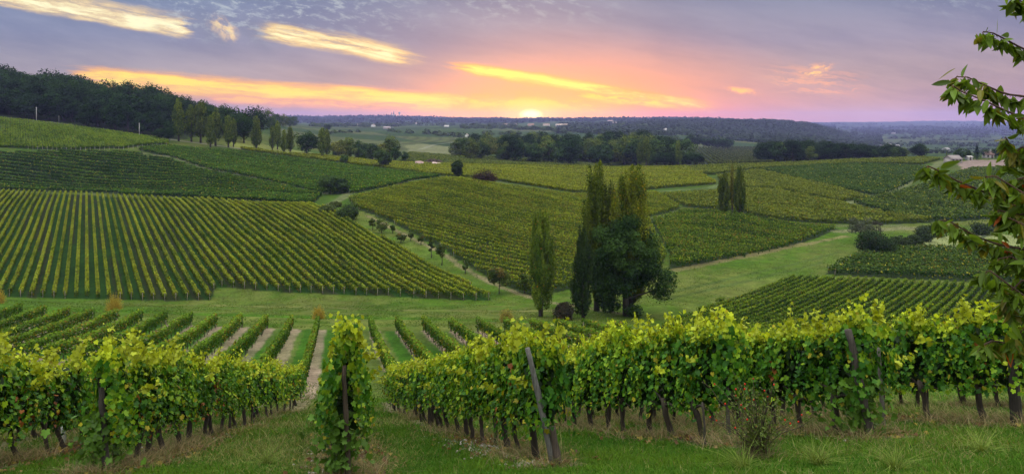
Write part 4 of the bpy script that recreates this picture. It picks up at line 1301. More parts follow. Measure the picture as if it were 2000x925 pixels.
    for (u, y, h) in ((1283, 468, 9), (1298, 470, 10), (1308, 474, 9), (1343, 470, 8), (1356, 468, 9.5), (1366, 472, 8)):
        x = (u - U0) / F * y; put(oaks[rng.randint(5)], x, y, h, "dark low tree beside the lone poplar right of the middle wood", "tree", "dark low trees by the lone poplar", 16, "oak_tree", 1.3)
    for u in (1342, 1352, 1362, 1375, 1385, 1394, 1402, 1412, 1421):
        y = 930 + rng.uniform(-20, 20); x = (u - U0) / F * y
        put(oaks[rng.randint(5)], x, y, rng.uniform(11, 17), "tree in the far copse above the striped dark field", "tree", "trees of the far copse", 16, "copse_tree", 1.3)
    # wood behind the crest on the right
    for k in range(150):
        u = 1486 + 318 * k / 149.0 + rng.uniform(-5, 5); dd = rng.rand()
        y = 470 + dd * 130
        if dd > np.interp(u, [1486, 1520, 1640, 1680, 1800], [.9, 1.0, .75, .3, .12]): continue
        x = (u - U0) / F * y
        hh = np.interp(u, [1486, 1530, 1640, 1720, 1800], [14, 15, 13, 10, 11]) * rng.uniform(.8, 1.1)
        put(oakbrush[rng.randint(3)] if rng.rand() < .7 else mixed[rng.randint(3)], x, y, hh, "dark tree in the wood behind the crest on the right", "tree", "trees of the right crest wood", 16, "wood_tree", 1.2)
    # farm trees on the right
    for (u, vb, vt, kind, lab, nm, sx) in ((1849, 313, 295, pops[1], "thin dark cypress left of the grey roofed farmhouse", "cypress_tree", .55), (1853, 313, 299, pops[2], "short cypress against the farmhouse gable", "cypress_tree", .6), (1876, 312, 288, mixed[2], "round tree behind the grey roofed farmhouse", "farm_tree", 1.1),
                                  (1888, 311, 290, mixed[2], "second round tree right behind the farmhouse roof", "farm_tree", 1.0), (1925, 309, 292, oaks[1], "dark tree over the small roof near the cherry branch", "farm_tree", 1.2), (1945, 309, 289, oaks[2], "dark tree half behind the cherry leaves by the farm", "farm_tree", 1.2), (1960, 309, 294, oaks[3], "dark tree behind cherry leaves at the farm's right end", "farm_tree", 1.2)):
        x, y, z, h = stand(u, vb, vt); put(kind, x, y, h, lab, "tree", None, 16 if kind in oaks or kind in pops else 14, nm, sx)
    # conifer by the farm: layered dark skirts
    V0_, Q0_, C0_ = [], [], []
    nn = 2200; t = rng.rand(nn) ** .8; th = rng.uniform(0, 6.28, nn); layer = .75 + .25 * np.abs(np.sin(t * 34))
    r = (1 - t) * 2.6 * layer * np.sqrt(rng.rand(nn))
    P = np.stack([np.cos(th) * r, np.sin(th) * r, .8 + t * 8.6 - .18 * r], 1)
    Vc, Qc = diamonds(P, unit(nn, rng) + [0, 0, .5], .22 * rng.uniform(.6, 1.3, nn), rng, .5)
    tr = MB(); Vt, ft = tube(np.array([[0, 0, -.2], [0, 0, 9.0]]), [.2, .03], 6); tr.add(Vt, ft, (0.03, 0.025, 0.02))
    x, y, z, h = stand(1908, 312, 281)
    tree_object("fir_tree", meshes("fir", (Vc, Qc, np.repeat(np.array([0.010, 0.022, 0.014]) * rng.uniform(.7, 1.5, (nn, 1)), 4, 0)), tr), (x, y, z), "dark pointed fir beside the farmhouse on the right crest", "tree", None, 0, (h / 9.4,) * 3)

    # ---- single trees among the fields
    def single(name, u, vb, vt, wpx, kind, label, cat="tree", n=3500, leaf=.2, c1=GR1, c2=GR2, c3=None, p3=0, base=.15, lobes=24, **kw):
        x, y, z, h = stand(u, vb, vt); w = wpx / F * y
        if kind == 'broad': c, t_ = broad_tree(rng, h, w, n, leaf, c1, c2, base, lobes, c3=c3, p3=p3, **kw)
        elif kind == 'poplar': c, t_ = poplar_tree(rng, h, w, n, leaf, c1, c2, base, c3=c3, p3=p3, **kw)
        else: c, t_ = bush_shape(rng, h, w, n, leaf, c1, c2, c3, p3, lobes)
        me = meshes(name, c, t_)
        return tree_object(name, me, (x, y, z), label, cat, None, 0, (1, 1, 1), "crown" if kind != 'bush' else "leaves")
    single("oak_tree", 747, 327, 294, 38, 'broad', "round green tree at the end of the yellow strip left of the ruin", c1=(0.022, 0.042, 0.012), c2=(0.04, 0.065, 0.015), leaf=.4, base=.05)
    single("oak_tree", 672, 319, 302, 16, 'broad', "small tree on the yellow vine strip left of the ruin", n=1200, leaf=.35, base=.1)
    single("oak_tree", 893, 350, 312, 26, 'broad', "dark narrow tree at the corner of the domed field", c1=DK1, c2=(0.03, 0.045, 0.014), leaf=.26, base=.12, n=3500)
    single("hawthorn_bush", 946, 358, 329, 54, 'bush', "reddish brown rounded bush on the crest of the domed field", "bush", c1=(0.03, 0.024, 0.014), c2=(0.075, 0.04, 0.02), leaf=.24, n=3500)
    single("walnut_tree", 645, 379, 341, 42, 'broad', "spreading tree with two crowns at the junction of the left tracks, left half", c1=(0.022, 0.045, 0.012), c2=(0.05, 0.08, 0.016), leaf=.24, base=.12)
    single("walnut_tree", 670, 377, 348, 32, 'broad', "darker low tree leaning right at the junction of the left tracks", c1=DK1, c2=(0.032, 0.055, 0.014), leaf=.24, base=.08)
    single("round_bush", 677, 428, 394, 42, 'bush', "dark leafy bush at the upper right corner of the striped hill", "bush", c1=(0.018, 0.036, 0.012), c2=(0.04, 0.062, 0.016), leaf=.2, n=3600)
    single("round_bush", 640, 418, 397, 34, 'bush', "low scrub bush left of the dark corner bush", "bush", c1=(0.03, 0.05, 0.014), c2=(0.07, 0.085, 0.02), leaf=.2, n=2400)
    single("round_bush", 655, 404, 392, 30, 'bush', "flat pale bush behind the corner bushes of the striped hill", "bush", c1=(0.04, 0.06, 0.018), c2=(0.08, 0.09, 0.024), leaf=.2, n=1500)
    ORCH = [(728, 449, 425, 16, "orchard sapling nearest the corner bush"), (745, 456, 428, 26, "bushy orchard tree third from the corner bush, over the path"), (783, 474, 452, 24, "low round orchard bush at the striped hill's edge"), (767, 455, 438, 10, "thin orchard tree behind the path near the corner"),
            (802, 470, 452, 12, "thin dark orchard trunk by the dirt path"), (822, 478, 457, 14, "brown leaved orchard tree on the dirt path"), (843, 503, 462, 15, "tall sparse orchard tree, left of a close pair"), (863, 518, 464, 26, "tallest sparse orchard tree midway along the path"),
            (909, 534, 510, 12, "small pale orchard sapling beside the dirt path"), (975, 574, 520, 52, "spreading orchard tree with a bare leaning trunk left of the single poplar"), (1024, 572, 530, 28, "sparse sapling touching the single poplar's left side")]
    for (u, vb, vt, w_, lab) in ORCH:
        single("orchard_tree", u, vb, vt, w_, 'broad', lab, n=850 if w_ < 40 else 2200, leaf=.15, c1=(0.024, 0.045, 0.010), c2=(0.065, 0.085, 0.016), base=.2, lobes=16, c3=(0.10, 0.075, 0.02), p3=.06, rlob=(.14, .24), trunk_r=.09)
    # the tall central clump
    single("poplar_tree", 1056, 618, 408, 66, 'poplar', "single tall column shaped poplar standing free left of the big clump", "poplar", 22000, .11, (0.022, 0.050, 0.007), (0.095, 0.125, 0.013), (0.18, 0.07, 0.012), .006, .07)
    single("poplar_tree", 1165, 607, 320, 60, 'poplar', "tall left poplar of the big central clump, pointed above the others", "poplar", 24000, .125, (0.016, 0.036, 0.006), (0.095, 0.115, 0.013), None, 0, .05, blunt=True)
    single("poplar_tree", 1193, 608, 350, 42, 'poplar', "slim middle poplar squeezed between the clump's two tall ones", "poplar", 6000, .13, (0.022, 0.042, 0.010), (0.078, 0.092, 0.018), None, 0, .06)
    single("poplar_tree", 1232, 611, 321, 84, 'poplar', "broad golden topped right poplar of the big central clump", "poplar", 28000, .125, (0.018, 0.040, 0.006), (0.125, 0.135, 0.012), (0.20, 0.13, 0.012), .02, .05, blunt=True)
    single("ivy_poplar", 1139, 622, 446, 58, 'poplar', "dark ivy covered poplar at the left edge of the central clump", "tree", 11000, .125, DK1, (0.028, 0.046, 0.012), None, 0, .04)
    single("ivy_poplar", 1180, 608, 440, 66, 'poplar', "dark low column under the left poplar of the central clump", "tree", 9000, .125, DK1, (0.02, 0.036, 0.010), None, 0, .03)
    # big dark tree with a low right limb
    x, y, z, h = stand(1222, 616, 414)
    w = 128 / F * y
    lob = 64
    th = rng.uniform(0, 2 * pi, lob); cz = rng.uniform(-.75, 1, lob); q = rng.uniform(.45, .95, lob)
    cen = np.stack([np.cos(th) * np.sqrt(1 - cz ** 2) * q * w * .5, np.sin(th) * np.sqrt(1 - cz ** 2) * q * w * .42, h * .56 + cz * q * h * .44], 1)
    rad = rng.uniform(.09, .18, lob) * w
    px = y / F
    low = np.array([[76 * px, -.6, (616 - 556) * px], [66 * px, -.3, (616 - 540) * px], [80 * px, -.5, (616 - 538) * px], [58 * px, -.4, (616 - 566) * px], [70 * px, -.2, (616 - 574) * px], [40 * px, -.3, (616 - 520) * px], [50 * px, 0, (616 - 500) * px], [18 * px, -.9, (616 - 604) * px], [8 * px, -1.0, (616 - 600) * px]])
    skirt = np.array([[-38, -.8, 500], [-44, -.4, 530], [-30, -1.0, 540], [-42, -.5, 560], [-34, -.9, 575], [-20, -1.1, 560], [-8, -1.2, 548], [12, -1.0, 540], [32, -.7, 520], [48, -.4, 500], [-24, -.8, 590], [-36, -.5, 596], [30, -.6, 545], [44, -.3, 530], [56, .1, 515]]) * [px, 1, 1]
    skirt[:, 2] = (616 - skirt[:, 2]) * px
    cen = np.concatenate([cen, low, skirt]); rad = np.concatenate([rad, np.array([1.35, 1.4, 1.2, 1.2, 1.1, 1.2, 1.3, 1.0, .9]), rng.uniform(.9, 1.35, len(skirt))])
    V, Q, C = crown_blobs(rng, cen, rad, 34000, .14, (0.008, 0.022, 0.006), (0.034, 0.064, 0.014))
    tr = limbs(rng, h * .9, h * .15, .42, np.concatenate([cen[rng.choice(lob, 10, False)], low[[0, 5]]]))
    tree_object("broadleaf_tree", meshes("broadleaf", (V, Q, C), tr), (x, y, z), "big dark broadleaf tree with a low limb reaching right, in front of the poplars", "tree")
    single("elder_bush", 1101, 623, 585, 42, 'bush', "dark purple leaved shrub between the single poplar and the clump", "bush", c1=(0.014, 0.014, 0.010), c2=(0.032, 0.030, 0.016), leaf=.11, n=5000, c3=(0.05, 0.022, 0.018), p3=.1)
    # twin poplars on the right
    single("poplar_tree", 1414, 419, 334, 29, 'poplar', "left of the twin poplars standing alone in the right vineyards", "poplar", 9000, .20, (0.016, 0.038, 0.006), (0.085, 0.105, 0.013), None, 0, .04)
    single("poplar_tree", 1445, 421, 328, 29, 'poplar', "right of the twin poplars standing alone in the right vineyards", "poplar", 9000, .20, (0.016, 0.038, 0.006), (0.080, 0.10, 0.013), None, 0, .04)
    single("poplar_tree", 1430, 416, 315, 10, 'poplar', "thin yellow topped poplar rising between the twin poplars", "poplar", 2200, .22, (0.05, 0.06, 0.012), (0.115, 0.11, 0.018), None, 0, .1)
    # bushes by the wide meadow
    single("round_bush", 1706, 497, 440, 64, 'bush', "big dark round bush at the upper end of the wide meadow", "bush", c1=DK1, c2=(0.026, 0.042, 0.014), leaf=.17, n=9000, lobes=24, c3=(0.05, 0.028, 0.016), p3=.05)
    single("willow_tree", 1681, 476, 420, 46, 'broad', "pale grey thin leaved tree behind the big dark round bush", c1=(0.04, 0.05, 0.03), c2=(0.07, 0.08, 0.05), leaf=.16, n=2200, base=.2, lobes=18, rlob=(.12, .2))
    single("willow_tree", 1712, 470, 428, 30, 'broad', "bare grey twiggy tree rising above the dark round bush", c1=(0.035, 0.034, 0.028), c2=(0.05, 0.05, 0.036), leaf=.12, n=800, base=.2, lobes=14, rlob=(.1, .18))
    for (u, vb, vt, w_, lab) in ((1759, 486, 457, 36, "first hedge bush right of the big dark round bush"), (1786, 478, 455, 28, "second hedge bush along the pale plot's edge"), (1806, 470, 436, 34, "tall dark hedge bush with a pointed top"), (1826, 462, 436, 28, "last hedge bush at the pale plot's upper corner"),
                              (1916, 458, 428, 36, "dark bush beyond the pale plot, seen past the cherry twig"), (1940, 450, 430, 20, "little dark bush by the meadow next to the cherry leaves")):
        single("hedge_bush", u, vb, vt, w_, 'bush', lab, "bush", c1=(0.016, 0.028, 0.012), c2=(0.036, 0.052, 0.018), leaf=.2, n=2600)
    # pinkish scrub by the ruin
    for (u, vb, vt, w_, lab) in ((842, 321, 308, 26, "mauve brown scrub heaped beside the pink ruin"), (857, 321, 311, 16, "pale scrub right of the mauve brown heap by the ruin")):
        single("scrub_bush", u, vb, vt, w_, 'bush', lab, "bush", c1=(0.055, 0.04, 0.04), c2=(0.10, 0.075, 0.07), leaf=.35, n=900)
    # dry round bushes by the ditch
    for (u, vb, vt, w_, lab) in ((-4, 592, 560, 30, "dry tawny bush cut by the left edge beside the ditch"), (222, 606, 569, 38, "golden dry round bush by the ditch below the striped hill"), (622, 622, 594, 30, "smaller dry round bush by the ditch behind the middle vines"), (989, 628, 597, 38, "dull brown dry bush by the ditch below the single poplar")):
        x, y, z, h = stand(u, vb, vt); w = w_ / F * y
        a, b = twig_bush(rng, h, w, (0.32, 0.22, 0.028) if u != 989 else (0.17, 0.14, 0.04), (0.24, 0.20, 0.035))
        root = empty("dry_bush", (x, y, z)); tag(root, lab, "bush", "dry round bushes along the ditch")
        link("stems", make_mesh("dry_stems", a[0], [a[1]], a[2], M_TREE), root); link("leaves", make_mesh("dry_leaves", b[0], [b[1]], b[2], M_TREE), root)

    # ---- the far country: hedgerows, copses and wooded hills as one mass
    mb = MB()
    def clumps(x, y, r, per, c1, c2):
        z = height(x, y); n_ = len(x)
        for _ in range(per):
            d = unit(n_, rng); d[:, 2] = np.abs(d[:, 2])
            P = np.stack([x, y, z], 1) + d * r[:, None] * np.array([1, 1, 1.0]) * rng.uniform(.6, 1.05, (n_, 1))
            Vq, Qq = diamonds(P, d + unit(n_, rng) * .5, r * rng.uniform(.35, .6, n_), rng, .75)
            t = rng.rand(n_, 1); mb.add(Vq, [Qq], np.repeat(np.array(c1) * (1 - t) + np.array(c2) * t, 4, 0))
    # wooded hill on the right of centre and the ridges
    u = rng.uniform(1090, 1720, 9000); y = np.exp(rng.uniform(log(1250), log(2700), 9000)); keep = fbm(u / 60, np.log(y) * 9, 3) > np.where(y > 1600, .25, .50)
    u, y = u[keep], y[keep]; clumps((u - U0) / F * y, y, rng.uniform(5, 10, len(u)), 7, (0.012, 0.022, 0.010), (0.022, 0.034, 0.014))
    u = rng.uniform(560, 2060, 5200); y = np.exp(rng.uniform(log(3300), log(5200), 5200)); keep = fbm(u / 50 + 7, np.log(y) * 12, 3) > .42
    u, y = u[keep], y[keep]; clumps((u - U0) / F * y, y, rng.uniform(9, 17, len(u)), 7, (0.012, 0.020, 0.012), (0.020, 0.030, 0.014))
    u = rng.uniform(1500, 2060, 4200); y = np.exp(rng.uniform(log(760), log(6500), 4200)); keep = (fbm(u / 70 + 3, np.log(y) * 16, 3) > .54)
    u, y = u[keep], y[keep]; clumps((u - U0) / F * y, y, np.clip(y / 330, 4, 14) * rng.uniform(.7, 1.3, len(u)), 8, (0.012, 0.022, 0.012), (0.026, 0.036, 0.016))
    # hedges and field trees in the middle distance
    for (ua, va, ub, vb_, nn_) in ((600, 247, 780, 246, 60), (640, 243, 760, 247, 40), (770, 243, 1010, 246, 90), (905, 250, 1000, 250, 30), (940, 262, 1010, 262, 22), (850, 262, 905, 268, 30), (1000, 252, 1170, 258, 60), (1180, 262, 1260, 266, 40), (1120, 246, 1290, 252, 60), (1270, 270, 1330, 276, 20), (1300, 256, 1420, 262, 40), (620, 262, 700, 258, 12), (760, 258, 860, 262, 14)):
        tt = rng.rand(nn_); xs, ys = [], []
        for t in tt:
            x_, y_ = at(ua + (ub - ua) * t + rng.normal(0, 2), va + (vb_ - va) * t + rng.normal(0, .8), 520); xs.append(x_); ys.append(y_)
        xs, ys = np.array(xs), np.array(ys); clumps(xs, ys, np.clip(ys / 240, 2.5, 8) * rng.uniform(.6, 1.5, nn_), 22, (0.018, 0.032, 0.012), (0.04, 0.056, 0.018))
    o = link("far_woodland", mb.mesh("far_woodland", M_TREE)); tag(o, "hedges, copses and wooded hills of the far country", "woodland", None, "stuff")


trees()


# ------------------------------------------------------------------ buildings, poles
def buildings():
    rng = np.random.RandomState(3)

    def house(name, u, v, wpx, label, wall=(0.5, 0.46, 0.4), roof=(0.2, 0.12, 0.09), hwall=3.2, hroof=2.2, depth=None, rz=0.0, chim=True, nwin=3, cat="house", ymin=300):
        x, y = at(u, v, ymin); z = hz(x, y); w = wpx / F * y; d = depth or max(6.0, w * .45)
        root = empty(name, (x, y, z), rz); tag(root, label, cat)
        wall = tuple(.55 * c for c in wall); roof = tuple(.75 * c for c in roof)
        mb = MB(); V, fs = box(-w / 2, w / 2, -d / 2, d / 2, -1.0, hwall); mb.add(V, fs, wall)
        for sx in (-1, 1):                     # gables
            V = np.array([[sx * w / 2, -d / 2, hwall], [sx * w / 2, d / 2, hwall], [sx * w / 2, 0, hwall + hroof]]); mb.add(V, [np.array([[0, 1, 2]])], wall)
        link("wall", mb.mesh("wall", M_PLAIN), root)
        mb = MB(); ov = .35
        for sy in (-1, 1):
            a0 = np.array([[-w / 2 - ov, sy * (d / 2 + ov), hwall - ov * hroof / (d / 2) + .06], [w / 2 + ov, sy * (d / 2 + ov), hwall - ov * hroof / (d / 2) + .06], [w / 2 + ov, 0, hwall + hroof + .06], [-w / 2 - ov, 0, hwall + hroof + .06]])
            V = np.concatenate([a0, a0 + [0, 0, .16]]); mb.add(V, [np.array([[0, 1, 2, 3], [7, 6, 5, 4], [0, 4, 5, 1], [1, 5, 6, 2], [2, 6, 7, 3], [3, 7, 4, 0]])], roof)
        ro = link("roof", mb.mesh("roof", M_PLAIN), root)
        if chim:
            V, fs = box(w * .22, w * .22 + .7, -.35, .35, hwall + hroof * .6, hwall + hroof + 1.0); link("chimney", make_mesh("chimney", V, fs, np.tile(np.array(wall) * .8, (8, 1)), M_PLAIN), ro)
        for k in range(nwin):
            xx = -w / 2 + w * (k + .5) / nwin
            if k == nwin // 2:
                V, fs = box(xx - .5, xx + .5, -d / 2 - .06, -d / 2 + .02, 0, 2.1); link("door", make_mesh("door", V, fs, np.tile([0.09, 0.06, 0.04], (8, 1)), M_PLAIN), root)
            else:
                V, fs = box(xx - .5, xx + .5, -d / 2 - .05, -d / 2 + .02, .9, 2.2); link("window", make_mesh("window", V, fs, np.tile([0.05, 0.055, 0.065], (8, 1)), M_PLAIN), root)
        return root
    house("farmhouse", 1861, 318, 23, "low grey roofed farmhouse at the edge of the ploughed plot", (0.42, 0.36, 0.34), (0.20, 0.17, 0.17), 2.3, 1.9, 6, .15, False)
    house("cottage", 1930, 309, 14, "small dark roofed cottage between dark trees beside the cherry leaves", (0.40, 0.36, 0.36), (0.16, 0.10, 0.09), 2.4, 1.8, 5, -.2, True, 2)
    house("shed", 1892, 312, 9, "tiny white shed right of the grey roofed farmhouse", (0.62, 0.6, 0.6), (0.45, 0.42, 0.42), 1.6, .7, 3, 0, False, 1, "shed")
    house("winery", 1097, 248, 23, "long white winery under the sunset on the middle ridge", (0.75, 0.70, 0.66), (0.42, 0.32, 0.28), 6, 4, 18, .1, False, 4, "winery")
    house("house", 1067, 246, 13, "pale house left of the long white winery on the ridge", (0.7, 0.6, 0.52), (0.3, 0.2, 0.16), 5, 3.5, 12, -.2)
    house("house", 1037, 247, 12, "house with a brown roof nearly under the setting sun", (0.5, 0.36, 0.3), (0.28, 0.16, 0.12), 5, 3.5, 12, .2)
    house("house", 989, 246, 14, "low house left of the setting sun among hedges", (0.5, 0.46, 0.45), (0.26, 0.17, 0.15), 4.5, 3, 12, .1)
    house("barn", 1005, 246, 9, "dull barn just left of the house under the sun", (0.4, 0.33, 0.3), (0.22, 0.14, 0.12), 5, 3, 10, .4, False, 2, "barn")
    house("house", 924, 247, 9, "white gabled house by the round dark far tree", (0.7, 0.66, 0.66), (0.3, 0.24, 0.24), 4, 3, 10, 1.2)
    house("house", 912, 268, 6, "small white gable at the tip of the pale hedge", (0.72, 0.70, 0.68), (0.4, 0.3, 0.28), 3, 2.6, 5, 1.4, False, 1)
    house("house", 704, 246, 12, "long pale house farthest left in the distant hamlet", (0.68, 0.64, 0.66), (0.32, 0.22, 0.2), 4, 2.6, 10, .15)
    house("house", 729, 248, 7, "white gabled house in the middle of the distant hamlet", (0.72, 0.7, 0.7), (0.3, 0.2, 0.2), 5, 3, 9, 1.3)
    house("barn", 756, 252, 13, "mauve roofed low barn on the right of the distant hamlet", (0.42, 0.36, 0.38), (0.30, 0.24, 0.25), 3.5, 2.4, 11, -.15, False, 2, "barn")
    house("house", 782, 243, 9, "pale house above the hamlet below the far ridge", (0.6, 0.52, 0.5), (0.32, 0.22, 0.2), 5, 3.5, 12, .1)
    house("house", 816, 243, 9, "pinkish house on the far plateau left of the field trees", (0.58, 0.5, 0.48), (0.32, 0.22, 0.2), 5, 3.5, 12, .3)
    house("house", 866, 243, 8, "lone cream house on the far plateau", (0.66, 0.58, 0.52), (0.32, 0.22, 0.2), 5, 3.5, 12, -.3)
    house("house", 872, 248, 9, "low white roofed house beneath the lone cream house", (0.66, 0.64, 0.64), (0.5, 0.46, 0.46), 3, 2, 9, .2, False)
    house("house", 1279, 283, 13, "white house beyond the right end of the middle wood", (0.7, 0.68, 0.68), (0.42, 0.36, 0.35), 3, 2.4, 7, .25)
    house("house", 1192, 240, 10, "pale house at the foot of the right wooded hill", (0.55, 0.48, 0.5), (0.34, 0.24, 0.24), 6, 4, 14, .1)
    house("house", 1200, 243, 8, "second pale house at the foot of the wooded hill", (0.55, 0.5, 0.52), (0.34, 0.26, 0.26), 6, 4, 14, -.2)
    house("house", 1299, 257, 5, "tiny white house on the slope of the wooded hill", (0.75, 0.72, 0.74), (0.5, 0.46, 0.46), 5, 3, 10, .1, False, 1)
    for u, v, lab in ((1722, 289, "pale warehouse in the hazy plain, left one"), (1738, 286, "white warehouse in the hazy plain, middle one"), (1752, 288, "white roofed shed in the hazy plain, right one"), (1848, 296, "pinkish house in the hazy plain above the crest"), (1745, 262, "tiny bright house far out in the hazy plain")):
        house("warehouse", u, v, 7, lab, (0.36, 0.33, 0.36), (0.30, 0.27, 0.30), 4, 2, 10, rng.uniform(-.3, .3), False, 2, "warehouse")
    # pink ruin
    x, y = at(820, 324); z = hz(x, y)
    root = empty("ruined_barn", (x, y, z)); tag(root, "roofless pink stone ruin behind the yellow vine strip", "ruin")
    s = y / F
    for (x0, x1, h0, h1) in ((-9 * s, 3 * s, 9.5 * s, 10 * s), (3 * s, 6 * s, 8.5 * s, 9 * s)):
        V = np.array([[x0, 0, -1], [x1, 0, -1], [x1, 3, -1], [x0, 3, -1], [x0, 0, h0], [x1, 0, h1], [x1, 3, h1 * .8], [x0, 3, h0 * .9]])
        link("wall", make_mesh("wall", V, [np.array([[3, 2, 1, 0], [4, 5, 6, 7], [0, 1, 5, 4], [1, 2, 6, 5], [2, 3, 7, 6], [3, 0, 4, 7]])], np.tile([0.30, 0.21, 0.19], (8, 1)), M_STONE), root)
    V, fs = box(-7 * s, -6 * s, -.06, .03, 1.0, 2.0); link("window", make_mesh("window", V, fs, np.tile([0.03, 0.03, 0.03], (8, 1)), M_PLAIN), root)
    V = np.array([[22 * s, -1.5, .4], [43 * s, -1.5, .1], [41 * s, 3, 1.2], [24 * s, 3, 2.1]]); V = np.concatenate([V, V + [0, 0, .2]])
    link("fallen_roof", make_mesh("fallen_roof", V, [np.array([[3, 2, 1, 0], [4, 5, 6, 7], [0, 1, 5, 4], [1, 2, 6, 5], [2, 3, 7, 6], [3, 0, 4, 7]])], np.tile([0.34, 0.25, 0.22], (8, 1)), M_STONE), root)
    # water towers and steeple on the far ridge
    for (u, hgt, r, kind, lab) in ((765, 36, 4, 0, "left slim spire on the far ridge"), (769, 44, 4, 0, "taller slim spire on the far ridge"), (780, 38, 6, 1, "water tower with a wide head on the far ridge")):
        y = 4300.0; x = (u - U0) / F * y; z = hz(x, y)
        root = empty("water_tower" if kind else "church_spire", (x, y, z)); tag(root, lab, "tower" if kind else "spire")
        if kind:
            V, fs = tube(np.array([[0, 0, -5], [0, 0, hgt * .7]]), [r * .55, r * .5], 10); link("shaft", make_mesh("shaft", V, fs, np.tile([0.3, 0.3, 0.32], (len(V), 1)), M_STONE), root)
            V, fs = tube(np.array([[0, 0, hgt * .68], [0, 0, hgt * .78], [0, 0, hgt * .97], [0, 0, hgt]]), [r * .6, r * 1.2, r * 1.2, r * .3], 12); link("tank", make_mesh("tank", V, fs, np.tile([0.3, 0.3, 0.32], (len(V), 1)), M_STONE), root)
        else:
            V, fs = box(-r, r, -r, r, -5, hgt * .55); link("tower", make_mesh("tower", V, fs, np.tile([0.25, 0.24, 0.25], (8, 1)), M_STONE), root)
            V, fs = tube(np.array([[0, 0, hgt * .55], [0, 0, hgt]]), [r * 1.2, .2], 4); link("spire", make_mesh("spire", V, fs, np.tile([0.2, 0.2, 0.22], (len(V), 1)), M_STONE), root)
    # utility poles by the upper track
    for (u, vb, vt, lab, r) in ((71, 240, 209, "pale utility pole by the track, in front of the wood's left part", .15), (272, 268, 240, "pale utility pole by the track where the wood ends", .15), (115, 246, 226, "thin grey pole in the shade of the wood", .09)):
        x, y, z, h = stand(u, vb, vt)
        root = empty("utility_pole", (x, y, z)); tag(root, lab, "utility pole", "utility poles by the upper track")
        V, fs = tube(np.array([[0, 0, -.5], [0, 0, h]]), [r * 1.15, r * .8], 8); link("pole", make_mesh("pole", V, fs, np.tile([0.28, 0.27, 0.28] if r > .1 else [.12, .12, .12], (len(V), 1)), M_STONE), root)
        V, fs = box(-.55, .55, -.05, .05, h - .35, h - .25); link("crossarm", make_mesh("crossarm", V, fs, np.tile([0.2, 0.2, 0.2], (8, 1)), M_STONE), root)
    # fence posts along the upper field's lower edge
    n_ = 0
    for u in np.linspace(55, 325, 30):
        v = np.interp(u, [55, 130, 240, 325], [291.5, 294.5, 292, 284])
        x, y = at(u, v); z = hz(x, y)
        V, fs = tube(np.array([[0, 0, -.2], [.03, 0, 1.5]]), [.07, .06], 5)
        o = link("vineyard_stake", make_mesh("vineyard_stake", V, fs, np.tile([0.2, 0.18, 0.16], (len(V), 1)), M_WOOD), None, (x, y, z))
        tag(o, "thin stake at the lower edge of the bright upper vineyard", "stake", "stakes along the bright upper vineyard's lower edge"); n_ += 1


buildings()


# ------------------------------------------------------------------ cherry tree on the right
CHALF = np.array([(0, 0), (.08, .08), (.155, .26), (.18, .45), (.15, .66), (.08, .86), (0, 1.02)])


